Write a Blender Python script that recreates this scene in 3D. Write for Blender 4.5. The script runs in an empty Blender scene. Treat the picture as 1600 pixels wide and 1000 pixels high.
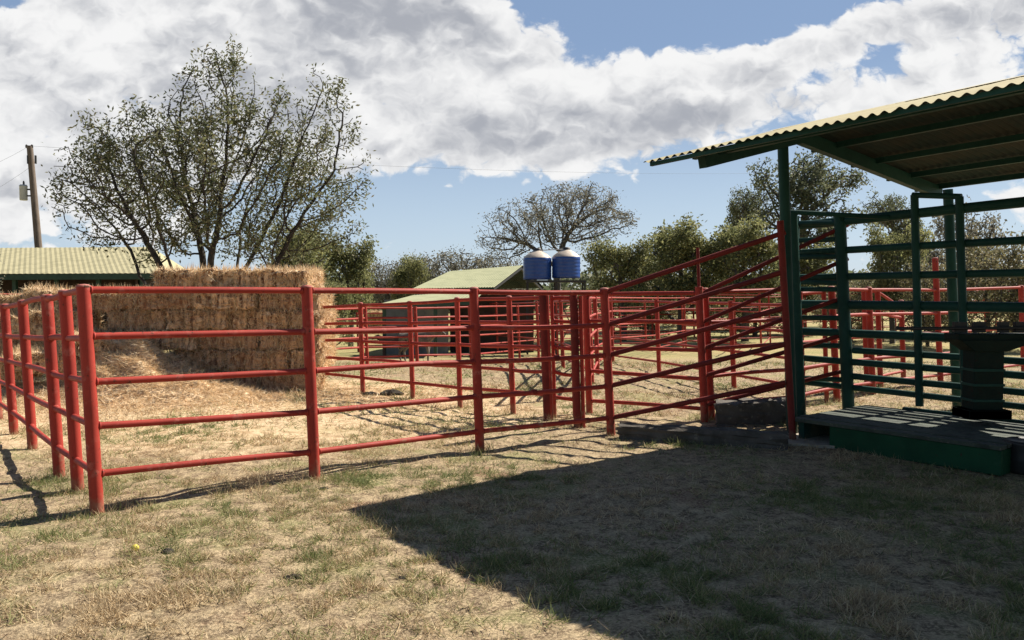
import bpy, math, random
import numpy as np
from mathutils import Vector, Matrix
random.seed(7); RNG = np.random.default_rng(7)
S = bpy.context.scene; COL = S.collection
R = math.radians
# ------------------------------------------------------------------ camera
F = 1250.0; EYE = 1.5; PITCH = math.atan(45 / F)
cam_d = bpy.data.cameras.new("camera"); cam = bpy.data.objects.new("camera", cam_d); COL.objects.link(cam)
cam.location = (0, 0, EYE); cam.rotation_euler = (R(90) - PITCH, 0, 0)
cam_d.lens = 36 * F / 1600; cam_d.sensor_width = 36; cam_d.clip_end = 2000; cam_d.clip_start = 0.05
S.camera = cam
# ------------------------------------------------------------------ light
SUN_AZ, SUN_EL = 56.5, 43.5
S.view_settings.view_transform = 'Standard'; S.view_settings.look = 'None'
S.view_settings.gamma = 1; S.view_settings.exposure = 0.86
sun_d = bpy.data.lights.new("sun", 'SUN'); sun_d.energy = 5.0; sun_d.angle = R(0.5); sun_d.color = (1, .93, .82)
sun = bpy.data.objects.new("sun", sun_d); COL.objects.link(sun)
sv = Vector((math.sin(R(SUN_AZ)) * math.cos(R(SUN_EL)), math.cos(R(SUN_AZ)) * math.cos(R(SUN_EL)), math.sin(R(SUN_EL))))
sun.rotation_euler = sv.to_track_quat('Z', 'Y').to_euler()
SKY_STRENGTH = 0.05; CLOUD_GAIN = 0.535

class NT:
    """small helper to write node maths"""
    def __init__(s, nt): s.nt = nt
    def n(s, t, **k):
        o = s.nt.nodes.new(t)
        for a, b in k.items(): setattr(o, a, b)
        return o
    def put(s, sock, v):
        if isinstance(v, (int, float)): sock.default_value = v
        elif isinstance(v, (tuple, list)): sock.default_value = tuple(v) if len(v) == len(sock.default_value) else (*v, 1)
        else: s.nt.links.new(v, sock)
    def m(s, op, a, b=0.0, c=None):
        o = s.n('ShaderNodeMath', operation=op); s.put(o.inputs[0], a); s.put(o.inputs[1], b)
        if c is not None: s.put(o.inputs[2], c)
        return o.outputs[0]
    def ss(s, v, lo, hi, a=0.0, b=1.0):
        o = s.n('ShaderNodeMapRange', interpolation_type='SMOOTHSTEP')
        s.put(o.inputs[0], v); s.put(o.inputs[1], lo); s.put(o.inputs[2], hi); s.put(o.inputs[3], a); s.put(o.inputs[4], b)
        return o.outputs[0]
    def noise(s, vec, scale, detail=4, rough=.5, dist=0.0):
        o = s.n('ShaderNodeTexNoise'); o.inputs['Scale'].default_value = scale; o.inputs['Detail'].default_value = detail
        o.inputs['Roughness'].default_value = rough; o.inputs['Distortion'].default_value = dist
        if vec is not None: s.put(o.inputs['Vector'], vec)
        return o.outputs[0]
    def mix(s, f, a, b):
        o = s.n('ShaderNodeMix', data_type='RGBA'); s.put(o.inputs[0], f); s.put(o.inputs[6], a); s.put(o.inputs[7], b)
        return o.outputs[2]

def build_world():
    w = bpy.data.worlds.new("World"); S.world = w; w.use_nodes = True
    nt = w.node_tree; nt.nodes.clear(); H = NT(nt)
    sky = H.n('ShaderNodeTexSky', sky_type='NISHITA'); sky.sun_disc = False
    sky.sun_elevation = R(SUN_EL); sky.sun_rotation = R(SUN_AZ); sky.air_density = 1.0; sky.dust_density = 0.3; sky.ozone_density = 2.2
    tc = H.n('ShaderNodeTexCoord'); sp = H.n('ShaderNodeSeparateXYZ'); H.put(sp.inputs[0], tc.outputs['Generated'])
    x, y, z = sp.outputs
    yc = H.m('MAXIMUM', y, .08)
    # direction fixed in the world: bearing and height
    s = H.m('MULTIPLY_ADD', H.m('DIVIDE', x, yc), 12.5, 8.0)
    t = H.m('MULTIPLY_ADD', H.m('DIVIDE', z, yc), -12.5, 4.55)
    def vec(ds, dt, zz=3.3, ky=1.35):
        cv = H.n('ShaderNodeCombineXYZ'); H.put(cv.inputs[0], H.m('ADD', s, ds)); H.put(cv.inputs[1], H.m('MULTIPLY', H.m('ADD', t, dt), ky)); cv.inputs[2].default_value = zz; return cv.outputs[0]
    def puff(v):        # billowing heads: folded noise on a slow swell
        big = H.noise(v, .6, 3, .5)
        f = H.m('ABSOLUTE', H.m('SUBTRACT', H.noise(v, 1.0, 1, .5), .5)); f2 = H.m('ABSOLUTE', H.m('SUBTRACT', H.noise(v, 2.4, 2, .5), .5)); f3 = H.m('ABSOLUTE', H.m('SUBTRACT', H.noise(v, 6.0, 3, .55), .5))
        q = H.m('MULTIPLY_ADD', f, 2.6, H.m('MULTIPLY_ADD', f2, 1.3, H.m('MULTIPLY', f3, .5)))
        return H.m('ADD', H.m('MULTIPLY_ADD', big, 1.9, -.95), H.m('MULTIPLY_ADD', q, 1.0, -.42))
    def ell(cx, cy, rx, ry, rot=0.0, amp=1.0):
        dx = H.m('SUBTRACT', s, cx); dy = H.m('SUBTRACT', t, cy); c, q = math.cos(R(rot)), math.sin(R(rot))
        a = H.m('ADD', H.m('MULTIPLY', dx, c / rx), H.m('MULTIPLY', dy, q / rx))
        b = H.m('ADD', H.m('MULTIPLY', dx, -q / ry), H.m('MULTIPLY', dy, c / ry))
        d = H.m('ADD', H.m('MULTIPLY', a, a), H.m('MULTIPLY', b, b))
        e = H.m('POWER', 2.718, H.m('MULTIPLY', d, -1.0))
        return H.m('MULTIPLY', e, amp)
    def total(es):
        o = None
        for e in es:
            v = ell(*e); o = v if o is None else H.m('ADD', o, v)
        return o
    clouds = [(2.0, 1.0, 4.6, 2.2, 0, 1.6), (6.4, .6, 2.4, 1.5, 0, 1.1), (7.4, 1.75, 2.2, .85, 0, 1.25), (10.0, 1.75, 2.4, .85, -10, 1.1), (12.2, 1.10, 2.3, .62, -14, 1.05), (14.2, .55, 2.2, .55, -12, 1.0),
              (15.6, .25, 1.8, .5, -8, .8), (15.0, 1.25, 1.6, .40, -18, 1.1), (12.6, 1.75, .9, .4, -10, .6), (1.2, 3.0, 3.0, .7, 0, .55), (5.95, 3.8, .5, .2, 0, .6), (15.8, 3.1, .9, .25, 0, .6), (-4, 1.5, 4, 3, 0, .9), (20, 1, 3, 2.2, 0, .8), (4, -4.5, 9, 2.2, 0, .4)]
    holes = [(10.3, -.35, 2.5, 1.05, 4, -1.45), (13.8, .95, .65, .36, 0, -1.0), (12.5, 1.30, .9, .22, -22, -.95), (.25, .05, .35, .3, 30, -.9), (.75, 2.15, .35, .28, 0, -.7), (7.7, .42, .25, .25, 0, -.55), (9.5, 3.4, 5.0, .7, 0, -1.0), (5.6, 3.4, 1.8, .45, 0, -.5), (13.3, 2.6, 1.8, .5, 0, -.7)]
    cov = H.m('MINIMUM', total(clouds + holes), 1.45)
    front = H.m('MULTIPLY', H.ss(y, .08, .35), H.ss(z, .40, .56, 1.0, 0.0))
    wp = H.n('ShaderNodeTexNoise'); wp.inputs['Scale'].default_value = 1.7; wp.inputs['Detail'].default_value = 4; H.put(wp.inputs['Vector'], vec(0, 0, 1.0, 1.35))
    def wv(ds, dt):
        o = H.n('ShaderNodeVectorMath', operation='MULTIPLY_ADD'); H.put(o.inputs[0], wp.outputs['Color']); o.inputs[1].default_value = (.7, .6, 0); H.put(o.inputs[2], vec(ds, dt)); return o.outputs[0]
    p0 = puff(wv(0, 0)); p1 = puff(wv(.13, -.24))
    wisp = H.m('MULTIPLY_ADD', H.noise(vec(0, 0, 8.1, 1.6), 3.2, 8, .65), .55, -.275)
    dens = H.m('ADD', H.m('MULTIPLY', cov, front), H.m('ADD', H.m('MULTIPLY', p0, 1.25), wisp))
    alpha = H.ss(dens, .27, .68)
    thick = H.ss(dens, .60, 1.6)
    relief = H.m('MULTIPLY', H.m('SUBTRACT', p1, p0), .95)
    soft = H.noise(vec(0, 0, 5.0, 1.2), .8, 4, .5); dens2 = H.ss(dens, .45, 1.1)
    dark = total([(5.9, .30, 2.0, .55, 0, .85), (8.0, 2.15, 1.7, .42, -6, .55), (3.2, 1.7, 2.0, .8, 0, .42), (10.4, 2.05, 1.6, .38, -12, .50), (15.4, .35, 1.0, .3, -10, .45), (13.0, 1.25, 1.3, .25, -16, .10), (.2, 1.0, .6, .3, 0, .2)])
    lit = total([(4.2, .35, .55, .35, 0, .35), (1.5, .75, 1.1, .35, 10, .35), (.2, 1.9, .7, .5, 0, .3), (11.0, .7, 2.0, .3, -16, .35), (7.9, 1.15, .9, .3, 0, .2)])
    shade = H.m('ADD', H.m('ADD', H.m('MULTIPLY', thick, .25), dark), H.m('SUBTRACT', relief, lit))
    shade = H.m('ADD', shade, H.m('MULTIPLY', H.m('MULTIPLY_ADD', soft, 1.2, -.5), dens2))
    shade = H.ss(shade, -.22, 1.3)
    colr = H.mix(shade, (.95, .95, .95), (.42, .44, .49))
    # clear air between the clouds, whiter low down where thin cloud and dust gather
    blue = H.mix(H.ss(z, .02, .30), (.60, .74, .90), (.28, .40, .62))
    sb = H.n('ShaderNodeBackground'); H.put(sb.inputs[0], sky.outputs[0]); sb.inputs[1].default_value = SKY_STRENGTH
    cb = H.n('ShaderNodeBackground'); H.put(cb.inputs[0], colr); cb.inputs[1].default_value = CLOUD_GAIN
    vb = H.n('ShaderNodeBackground'); H.put(vb.inputs[0], blue); vb.inputs[1].default_value = CLOUD_GAIN
    above = H.ss(z, -.01, .02)
    veil = H.n('ShaderNodeMixShader'); H.put(veil.inputs[0], H.m('MULTIPLY', H.m('MULTIPLY', front, above), .75)); H.put(veil.inputs[1], sb.outputs[0]); H.put(veil.inputs[2], vb.outputs[0])
    mx = H.n('ShaderNodeMixShader')
    H.put(mx.inputs[0], H.m('MULTIPLY', H.m('MULTIPLY', alpha, front), above)); H.put(mx.inputs[1], veil.outputs[0]); H.put(mx.inputs[2], cb.outputs[0])
    out = H.n('ShaderNodeOutputWorld'); H.put(out.inputs[0], mx.outputs[0])
build_world()

# ------------------------------------------------------------------ projection helpers
def smooth(a, b, v):
    t = np.clip((np.asarray(v, float) - a) / (b - a), 0, 1); return t * t * (3 - 2 * t)
def ground_z(x, y):
    x = np.asarray(x, float); y = np.asarray(y, float)
    return -1.0 * smooth(13, 33, y) + (.012 * np.sin(x * 1.7 + 1.3 * np.sin(y * .9)) + .010 * np.sin(y * 2.3 + x * .8)) * smooth(400, 30, np.abs(y))
def gz(x, y): return float(ground_z(x, y))
CP, SP = math.cos(PITCH), math.sin(PITCH)
def ray(px, py):
    a, b = (px - 800) / F, (500 - py) / F
    return Vector((a, CP + b * SP, -SP + b * CP))
def PT(px, py, Y):
    d = ray(px, py); k = Y / d.y; return Vector((d.x * k, Y, EYE + d.z * k))
def G(px, py):
    d = ray(px, py); z = 0.0
    for _ in range(30):
        k = (z - EYE) / d.z; z = .5 * z + .5 * gz(d.x * k, d.y * k)
    k = (z - EYE) / d.z; return Vector((d.x * k, d.y * k, z))
U = Vector((math.sin(R(52)), math.cos(R(52)), 0)); W = Vector((U.y, -U.x, 0))

# ------------------------------------------------------------------ objects
def tag(o, label=None, cat=None, group=None, kind=None):
    if label: o['label'] = label
    if cat: o['category'] = cat
    if group: o['group'] = group
    if kind: o['kind'] = kind
    return o
def thing(name, loc, label, cat, group=None, rz=0):
    o = bpy.data.objects.new(name, None); COL.objects.link(o); o.location = loc; o.rotation_euler = (0, 0, rz)
    o.empty_display_size = .1
    return tag(o, label, cat, group)
class MB:
    def __init__(s): s.v = []; s.f = []; s.sm = []
    def add(s, vs, fs, smooth_=False):
        b = len(s.v); s.v += [tuple(v) for v in vs]; s.f += [tuple(i + b for i in f) for f in fs]; s.sm += [smooth_] * len(fs); return s
    def tube(s, pts, r, n=12, cap=True):
        pts = [Vector(p) for p in pts]; rs = r if isinstance(r, (list, tuple)) else [r] * len(pts)
        vs = []; fs = []; ref = None
        for i, p in enumerate(pts):
            d = (pts[min(i + 1, len(pts) - 1)] - pts[max(i - 1, 0)]).normalized()
            if ref is None: ref = Vector((0, 0, 1)) if abs(d.z) < .9 else Vector((1, 0, 0))
            a = d.cross(ref).normalized(); b = a.cross(d).normalized(); ref = b
            for k in range(n):
                t = 2 * math.pi * k / n; vs.append(p + (a * math.cos(t) + b * math.sin(t)) * rs[i])
        for i in range(len(pts) - 1):
            for k in range(n):
                k2 = (k + 1) % n; fs.append((i * n + k, i * n + k2, (i + 1) * n + k2, (i + 1) * n + k))
        s.add(vs, fs, True)
        if cap:
            m = len(pts) - 1
            s.add([vs[k] for k in range(n)], [tuple(range(n))]); s.add([vs[m * n + k] for k in range(n)], [tuple(reversed(range(n)))])
        return s
    def prism(s, base, ax, ay, az):
        """box: corner + three edge vectors"""
        b, ax, ay, az = map(Vector, (base, ax, ay, az))
        vs = [b, b + ax, b + ax + ay, b + ay, b + az, b + ax + az, b + ax + ay + az, b + ay + az]
        return s.add(vs, [(0, 3, 2, 1), (4, 5, 6, 7), (0, 1, 5, 4), (1, 2, 6, 5), (2, 3, 7, 6), (3, 0, 4, 7)])
    def bar(s, a, b, w, h, up=(0, 0, 1)):
        a, b, up = Vector(a), Vector(b), Vector(up); d = (b - a).normalized(); sx = d.cross(up).normalized(); u = sx.cross(d).normalized()
        return s.prism(a - sx * w / 2 - u * h / 2, sx * w, (b - a), u * h)
    def lathe(s, c, prof, n=24, axis_tilt=(0, 0)):
        vs = []; fs = []
        for r, z in prof:
            for k in range(n):
                t = 2 * math.pi * k / n; vs.append((c[0] + r * math.cos(t) + axis_tilt[0] * z, c[1] + r * math.sin(t) + axis_tilt[1] * z, c[2] + z))
        for i in range(len(prof) - 1):
            for k in range(n):
                k2 = (k + 1) % n; fs.append((i * n + k, i * n + k2, (i + 1) * n + k2, (i + 1) * n + k))
        return s.add(vs, fs, True)
    def build(s, name, m, parent=None, bevel=0):
        me = bpy.data.meshes.new(name); me.from_pydata(s.v, [], s.f); me.polygons.foreach_set('use_smooth', s.sm); me.materials.append(m)
        me.update(); o = bpy.data.objects.new(name, me); COL.objects.link(o)
        if parent is not None:
            o.parent = parent; inv = Matrix.Translation(parent.location) @ parent.rotation_euler.to_matrix().to_4x4()
            o.data.transform(inv.inverted())
        if bevel:
            b = o.modifiers.new('bevel', 'BEVEL'); b.width = bevel; b.segments = 2; b.limit_method = 'ANGLE'
        return o
def np_mesh(name, verts, nper, m, parent=None):
    """many separate n-gons from an (N*nper,3) array"""
    n = len(verts) // nper; me = bpy.data.meshes.new(name)
    me.vertices.add(len(verts)); me.vertices.foreach_set('co', np.asarray(verts, np.float32).ravel())
    me.loops.add(n * nper); me.loops.foreach_set('vertex_index', np.arange(n * nper, dtype=np.int32))
    me.polygons.add(n); me.polygons.foreach_set('loop_start', np.arange(0, n * nper, nper, dtype=np.int32))
    me.polygons.foreach_set('loop_total', np.full(n, nper, dtype=np.int32))
    me.materials.append(m); me.update(calc_edges=True); me.validate()
    o = bpy.data.objects.new(name, me); COL.objects.link(o)
    if parent is not None: o.parent = parent
    return o
def blades(P, D, Wd, L, wid, tri=True):
    """P base, D direction (unit), Wd width direction"""
    a = P - Wd * wid[:, None] / 2; b = P + Wd * wid[:, None] / 2; c = P + D * L[:, None]
    return np.stack([a, b, c], 1).reshape(-1, 3)
def unit(v): return v / np.maximum(np.linalg.norm(v, axis=1, keepdims=True), 1e-9)
def copy_thing(o, loc, rz, sc, label, group=None):
    c = o.copy(); COL.objects.link(c); c.location = loc; c.rotation_euler = (0, 0, rz); c.scale = sc
    c['label'] = label
    if group: c['group'] = group
    for ch in [q for q in ORIG_CHILDREN.get(o.name, [])]:
        d = ch.copy(); COL.objects.link(d); d.parent = c
    return c
ORIG_CHILDREN = {}

# ------------------------------------------------------------------ materials
def principled(name):
    m = bpy.data.materials.new(name); m.use_nodes = True; H = NT(m.node_tree); b = m.node_tree.nodes['Principled BSDF']
    tc = H.n('ShaderNodeTexCoord').outputs['Object']; return m, H, b, tc
def mat(name, c1, c2=None, rough=.6, scale=8.0, c3=None, bump=.0, bscale=60.0, metal=0.0, stretch=None, lo=.4, hi=.65, spec=.5):
    m, H, b, tc = principled(name); v = tc
    if stretch:
        mp = H.n('ShaderNodeMapping'); H.put(mp.inputs[0], tc); mp.inputs['Scale'].default_value = stretch; v = mp.outputs[0]
    col = c1
    if c2: col = H.mix(H.ss(H.noise(v, scale, 6, .6), lo, hi), c1, c2)
    if c3: col = H.mix(H.ss(H.noise(v, scale * 3.7, 5, .65), .56, .7), col, c3)
    H.put(b.inputs['Base Color'], col); b.inputs['Metallic'].default_value = metal; b.inputs['Specular IOR Level'].default_value = spec
    H.put(b.inputs['Roughness'], H.m('MULTIPLY_ADD', H.noise(v, scale * 2, 3), .25, rough - .12))
    if bump:
        bp = H.n('ShaderNodeBump'); bp.inputs['Strength'].default_value = bump; bp.inputs['Distance'].default_value = .01
        H.put(bp.inputs['Height'], H.noise(v, bscale, 5, .6)); H.put(b.inputs['Normal'], bp.outputs[0])
    return m
def leafmat(name, cols, trans=.35, rough=.6):
    m, H, b, tc = principled(name)
    g = H.n('ShaderNodeNewGeometry'); rp = H.n('ShaderNodeValToRGB'); H.put(rp.inputs[0], g.outputs['Random Per Island'])
    cr = rp.color_ramp; cr.interpolation = 'LINEAR'
    while len(cr.elements) < len(cols): cr.elements.new(.5)
    for i, c in enumerate(cols): cr.elements[i].position = i / (len(cols) - 1); cr.elements[i].color = (*c, 1)
    H.put(b.inputs['Base Color'], rp.outputs[0]); b.inputs['Roughness'].default_value = rough; b.inputs['Specular IOR Level'].default_value = .25
    tr = H.n('ShaderNodeBsdfTranslucent'); H.put(tr.inputs[0], rp.outputs[0]); mx = H.n('ShaderNodeMixShader'); mx.inputs[0].default_value = trans
    out = m.node_tree.nodes['Material Output']; H.put(mx.inputs[1], b.outputs[0]); H.put(mx.inputs[2], tr.outputs[0]); H.put(out.inputs[0], mx.outputs[0])
    return m
M = {}
def painted(name, c1, c2, rough, chip, rust, chips=.68, seed=0.0, mud_=.45, spec=.25):
    m, H, b, tc = principled(name); g = H.n('ShaderNodeNewGeometry').outputs['Position']
    n1 = H.noise(g, 2.3 + seed, 5, .6); n2 = H.noise(g, 26, 6, .7); n3 = H.noise(g, 9, 6, .65)
    c = H.mix(H.ss(n1, .36, .66), c1, c2); c = H.mix(H.m('MULTIPLY', H.ss(n3, .55, .72), .6), c, chip)
    c = H.mix(H.ss(H.m('ADD', n2, H.m('MULTIPLY', n3, .25)), chips, chips + .05), c, rust)
    zz = H.n('ShaderNodeSeparateXYZ'); H.put(zz.inputs[0], g)       # mud splashed up from the ground
    mud = H.ss(H.m('ADD', zz.outputs[2], H.m('MULTIPLY_ADD', n3, -.9, .42)), .14, -.02); c = H.mix(H.m('MULTIPLY', mud, mud_), c, (.24, .165, .10))
    H.put(b.inputs['Base Color'], c); H.put(b.inputs['Roughness'], H.m('MULTIPLY_ADD', n3, .35, rough - .15)); b.inputs['Specular IOR Level'].default_value = spec
    bp = H.n('ShaderNodeBump'); bp.inputs['Strength'].default_value = .25; bp.inputs['Distance'].default_value = .004; H.put(bp.inputs['Height'], n2); H.put(b.inputs['Normal'], bp.outputs[0])
    return m
M['red'] = painted('red_oxide_paint', (.37, .042, .027), (.28, .030, .020), .6, (.47, .15, .115), (.085, .03, .018), .745)
M['cap'] = painted('sun_bleached_cap', (.42, .16, .13), (.34, .08, .06), .7, (.5, .35, .3), (.09, .04, .025), .72)
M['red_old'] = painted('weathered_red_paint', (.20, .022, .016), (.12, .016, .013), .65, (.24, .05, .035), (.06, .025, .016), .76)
M['red_far'] = painted('faded_red_paint', (.36, .042, .028), (.27, .032, .022), .6, (.46, .15, .11), (.10, .035, .02), .80, mud_=0.0)
M['green'] = painted('dark_green_paint', (.018, .066, .052), (.012, .046, .037), .5, (.03, .085, .062), (.045, .03, .02), .80, mud_=.2, spec=.12)
M['green_scale'] = mat('black_green_iron', (.008, .018, .014), (.012, .024, .018), .7, 9, (.02, .014, .01), .2, 60, spec=.12)
M['green_box'] = painted('green_platform_paint', (.014, .072, .034), (.010, .05, .024), .6, (.03, .09, .05), (.04, .035, .02), .76, mud_=0.0, spec=.12)
M['plank'] = mat('grey_planks', (.055, .072, .052), (.028, .038, .028), .85, 6, (.12, .12, .09), .5, 30, stretch=(1, 1, 1))
M['concrete'] = mat('old_concrete', (.11, .095, .078), (.065, .056, .045), .9, 5, (.20, .17, .13), .5, 40)
M['concrete_lit'] = mat('sunlit_tone_concrete', (.42, .37, .29), (.30, .26, .20), .9, 5, (.20, .16, .12), .5, 40)  # sunlit look of the ramp slab put into a paler concrete colour
M['bark'] = mat('grey_brown_bark', (.055, .046, .038), (.028, .024, .020), .9, 6, None, .6, 30)
M['bark_far'] = mat('pale_bark', (.10, .09, .078), (.06, .053, .046), .9, 3)
M['polewood'] = mat('pole_wood', (.17, .13, .10), (.10, .075, .055), .85, 3, None, .4, 30, stretch=(6, 6, .4))
M['can'] = mat('grey_painted_can', (.45, .46, .46), (.38, .39, .39), .45, 3)
M['wire'] = mat('black_cable', (.03, .03, .03), None, .6)
M['tank'] = mat('blue_tank_plastic', (.018, .06, .24), (.025, .08, .30), .35, 2)
M['tanktop'] = mat('dusty_white_lid', (.60, .50, .40), (.45, .38, .30), .6, 6)
M['dark'] = mat('dark_iron', (.02, .02, .02), None, .6)
M['wall_dark'] = mat('dark_red_brown_wall', (.055, .032, .025), (.035, .022, .018), .9, 2)
M['wall_grey'] = mat('grey_block_wall', (.24, .24, .23), (.17, .17, .165), .9, 2)
M['fascia'] = mat('dark_green_fascia', (.025, .06, .04), (.02, .045, .03), .7, 3)
M['dung'] = mat('dry_dung', (.045, .035, .022), (.025, .02, .014), .95, 20, None, .8, 60)
M['cow_grey'] = mat('grey_brown_hide', (.20, .165, .13), (.12, .095, .075), .85, 4, (.30, .27, .22))
M['cow_brown'] = mat('brown_hide', (.10, .055, .035), (.05, .03, .02), .85, 4, (.20, .13, .08))
M['hoof'] = mat('dark_hoof', (.02, .018, .015), None, .7)
M['yellow'] = mat('yellow_fruit_skin', (.65, .55, .08), (.5, .4, .05), .5, 20)
M['underside'] = mat('dark_roof_underside', (.060, .058, .045), (.035, .034, .028), .8, 3, (.09, .065, .04))  # plain dark tone for a roof underside
def roofmat(name, c1, c2, c3):
    return mat(name, c1, c2, .55, 1.2, c3, .1, 30)
M['roof_yellow'] = roofmat('pale_yellow_sheet', (.44, .40, .25), (.36, .33, .21), (.30, .26, .17))
M['roof_cream'] = roofmat('cream_shed_sheet', (.62, .54, .33), (.50, .43, .26), (.36, .28, .15))
M['roof_green'] = roofmat('pale_green_sheet', (.34, .36, .19), (.29, .31, .16), (.38, .38, .2))
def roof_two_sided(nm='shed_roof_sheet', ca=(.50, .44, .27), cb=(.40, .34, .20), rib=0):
    """cream painted above, shade beneath put into a dark underside colour (by which way the sheet faces)"""
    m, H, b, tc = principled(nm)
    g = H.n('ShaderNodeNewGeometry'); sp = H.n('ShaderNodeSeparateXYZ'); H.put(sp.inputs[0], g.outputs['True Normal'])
    n = H.noise(tc, 2.2, 6, .6); top = H.mix(H.ss(n, .4, .7), ca, cb); bot = H.mix(H.ss(n, .4, .65), (.034, .052, .048), (.052, .056, .046))  # bot: under-roof shade painted in as a much darker colour
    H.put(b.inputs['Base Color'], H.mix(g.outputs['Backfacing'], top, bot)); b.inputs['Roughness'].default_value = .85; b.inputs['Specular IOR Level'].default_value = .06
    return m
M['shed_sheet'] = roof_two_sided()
M['roof_yellow'] = roof_two_sided('pale_yellow_sheet', (.42, .38, .235), (.34, .31, .19))
M['roof_green'] = roof_two_sided('pale_green_sheet', (.34, .345, .215), (.28, .29, .18))
def straw_mat(name, vert=True):
    m, H, b, tc = principled(name); mp = H.n('ShaderNodeMapping'); H.put(mp.inputs[0], tc); mp.inputs['Scale'].default_value = (17, 17, 2.6) if vert else (13, 13, 13)
    oi = H.n('ShaderNodeObjectInfo').outputs['Random']; g = H.n('ShaderNodeNewGeometry').outputs['Position']
    n1 = H.noise(mp.outputs[0], 1.0, 6, .68); n2 = H.noise(g, 4.5, 6, .65); n4 = H.noise(g, 17, 5, .65)
    c = H.mix(H.ss(n1, .40, .60), (.11, .04, .018), (.90, .62, .36)); c = H.mix(H.ss(n2, .50, .70), c, (.86, .68, .44)); c = H.mix(H.ss(n2, .46, .30), c, (.20, .085, .045))
    c = H.mix(H.m('MULTIPLY', H.ss(n4, .52, .66), .7), c, (.88, .72, .50))
    c = H.mix(H.m('MULTIPLY', H.ss(oi, .2, .9), .6), c, H.mix(oi, (.66, .44, .25), (.30, .14, .07))) if vert else H.mix(.45, c, (.78, .60, .38))
    H.put(b.inputs['Base Color'], c); b.inputs['Roughness'].default_value = .85; b.inputs['Specular IOR Level'].default_value = .2
    bp = H.n('ShaderNodeBump'); bp.inputs['Strength'].default_value = 1.0; bp.inputs['Distance'].default_value = .035; H.put(bp.inputs['Height'], H.m('ADD', n1, n4)); H.put(b.inputs['Normal'], bp.outputs[0])
    return m
M['bale'] = straw_mat('baled_straw'); M['loose'] = straw_mat('loose_straw', False)
M['straw'] = leafmat('straw_stalks', [(.22, .10, .045), (.74, .55, .32), (.84, .69, .46), (.60, .40, .21), (.88, .76, .54)], .25, .6)
M['twine'] = mat('bale_twine', (.45, .38, .2), None, .8)
M['leaf_main'] = leafmat('windblown_leaves', [(0.065, 0.08, 0.042), (0.17, 0.185, 0.085), (0.11, 0.13, 0.06), (0.25, 0.235, 0.12), (0.085, 0.1, 0.05), (0.2, 0.16, 0.085)], 0.45)
M['leaf_olive'] = leafmat('olive_leaves', [(0.098, 0.114, 0.052), (0.260, 0.267, 0.111), (0.169, 0.182, 0.078), (0.351, 0.332, 0.143), (0.124, 0.137, 0.065)], 0.45)
M['leaf_dark'] = leafmat('dark_green_leaves', [(0.07, 0.085, 0.05), (0.15, 0.165, 0.09), (0.1, 0.12, 0.065), (0.21, 0.215, 0.12), (0.08, 0.095, 0.055)], 0.45)
M['leaf_dry'] = leafmat('dry_leaves', [(0.15, 0.145, 0.115), (0.24, 0.225, 0.17), (0.13, 0.13, 0.095), (0.28, 0.25, 0.18), (0.18, 0.185, 0.13)], 0.4)
M['leaf_brown'] = leafmat('dry_scrub_leaves', [(0.17, 0.14, 0.085), (0.27, 0.24, 0.12), (0.19, 0.19, 0.09), (0.32, 0.27, 0.16), (0.14, 0.14, 0.07)], 0.4)

def ground_mat():
    m, H, b, tc = principled('dry_pasture')
    n0 = H.noise(tc, .28, 6, .6); n1 = H.noise(tc, 1.3, 7, .62); n2 = H.noise(tc, 9, 8, .68); n3 = H.noise(tc, 55, 6, .7)
    c = H.mix(H.ss(n2, .34, .66), (.12, .082, .052), (.43, .33, .20))
    c = H.mix(H.ss(n1, .50, .66), c, (.22, .215, .09))              # olive patches
    c = H.mix(H.m('MULTIPLY', H.ss(n1, .42, .30), .85), c, (.23, .125, .08))  # bare reddish earth
    c = H.mix(H.m('MULTIPLY', H.ss(n3, .46, .64), .55), c, (.66, .51, .32))
    c = H.mix(H.m('MULTIPLY', H.ss(n3, .47, .32), .75), c, (.10, .07, .045))
    sp = H.n('ShaderNodeSeparateXYZ'); H.put(sp.inputs[0], tc)
    # straw litter spread round the hay stack
    dx = H.m('DIVIDE', H.m('ADD', sp.outputs[0], 3.6), 5.0); dy = H.m('DIVIDE', H.m('SUBTRACT', sp.outputs[1], 10.4), 3.6)
    dd = H.m('ADD', H.m('MULTIPLY', dx, dx), H.m('MULTIPLY', dy, dy))
    lit = H.ss(H.m('ADD', dd, H.m('MULTIPLY_ADD', n1, 1.4, -.7)), 1.1, .3)
    c = H.mix(H.m('MULTIPLY', lit, .75), c, H.mix(H.ss(n2, .35, .6), (.46, .30, .16), (.74, .56, .35)))
    far = H.ss(sp.outputs[1], 16, 34)
    c = H.mix(H.m('MULTIPLY', far, .6), c, H.mix(H.ss(n0, .42, .6), (.40, .33, .14), (.26, .27, .09)))
    H.put(b.inputs['Base Color'], c); b.inputs['Roughness'].default_value = .95; b.inputs['Specular IOR Level'].default_value = .1
    bp = H.n('ShaderNodeBump'); bp.inputs['Strength'].default_value = .8; bp.inputs['Distance'].default_value = .03
    H.put(bp.inputs['Height'], H.m('ADD', H.m('MULTIPLY', n2, 1.0), H.m('MULTIPLY', n3, .5))); H.put(b.inputs['Normal'], bp.outputs[0])
    return m
M['ground'] = ground_mat()

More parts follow.
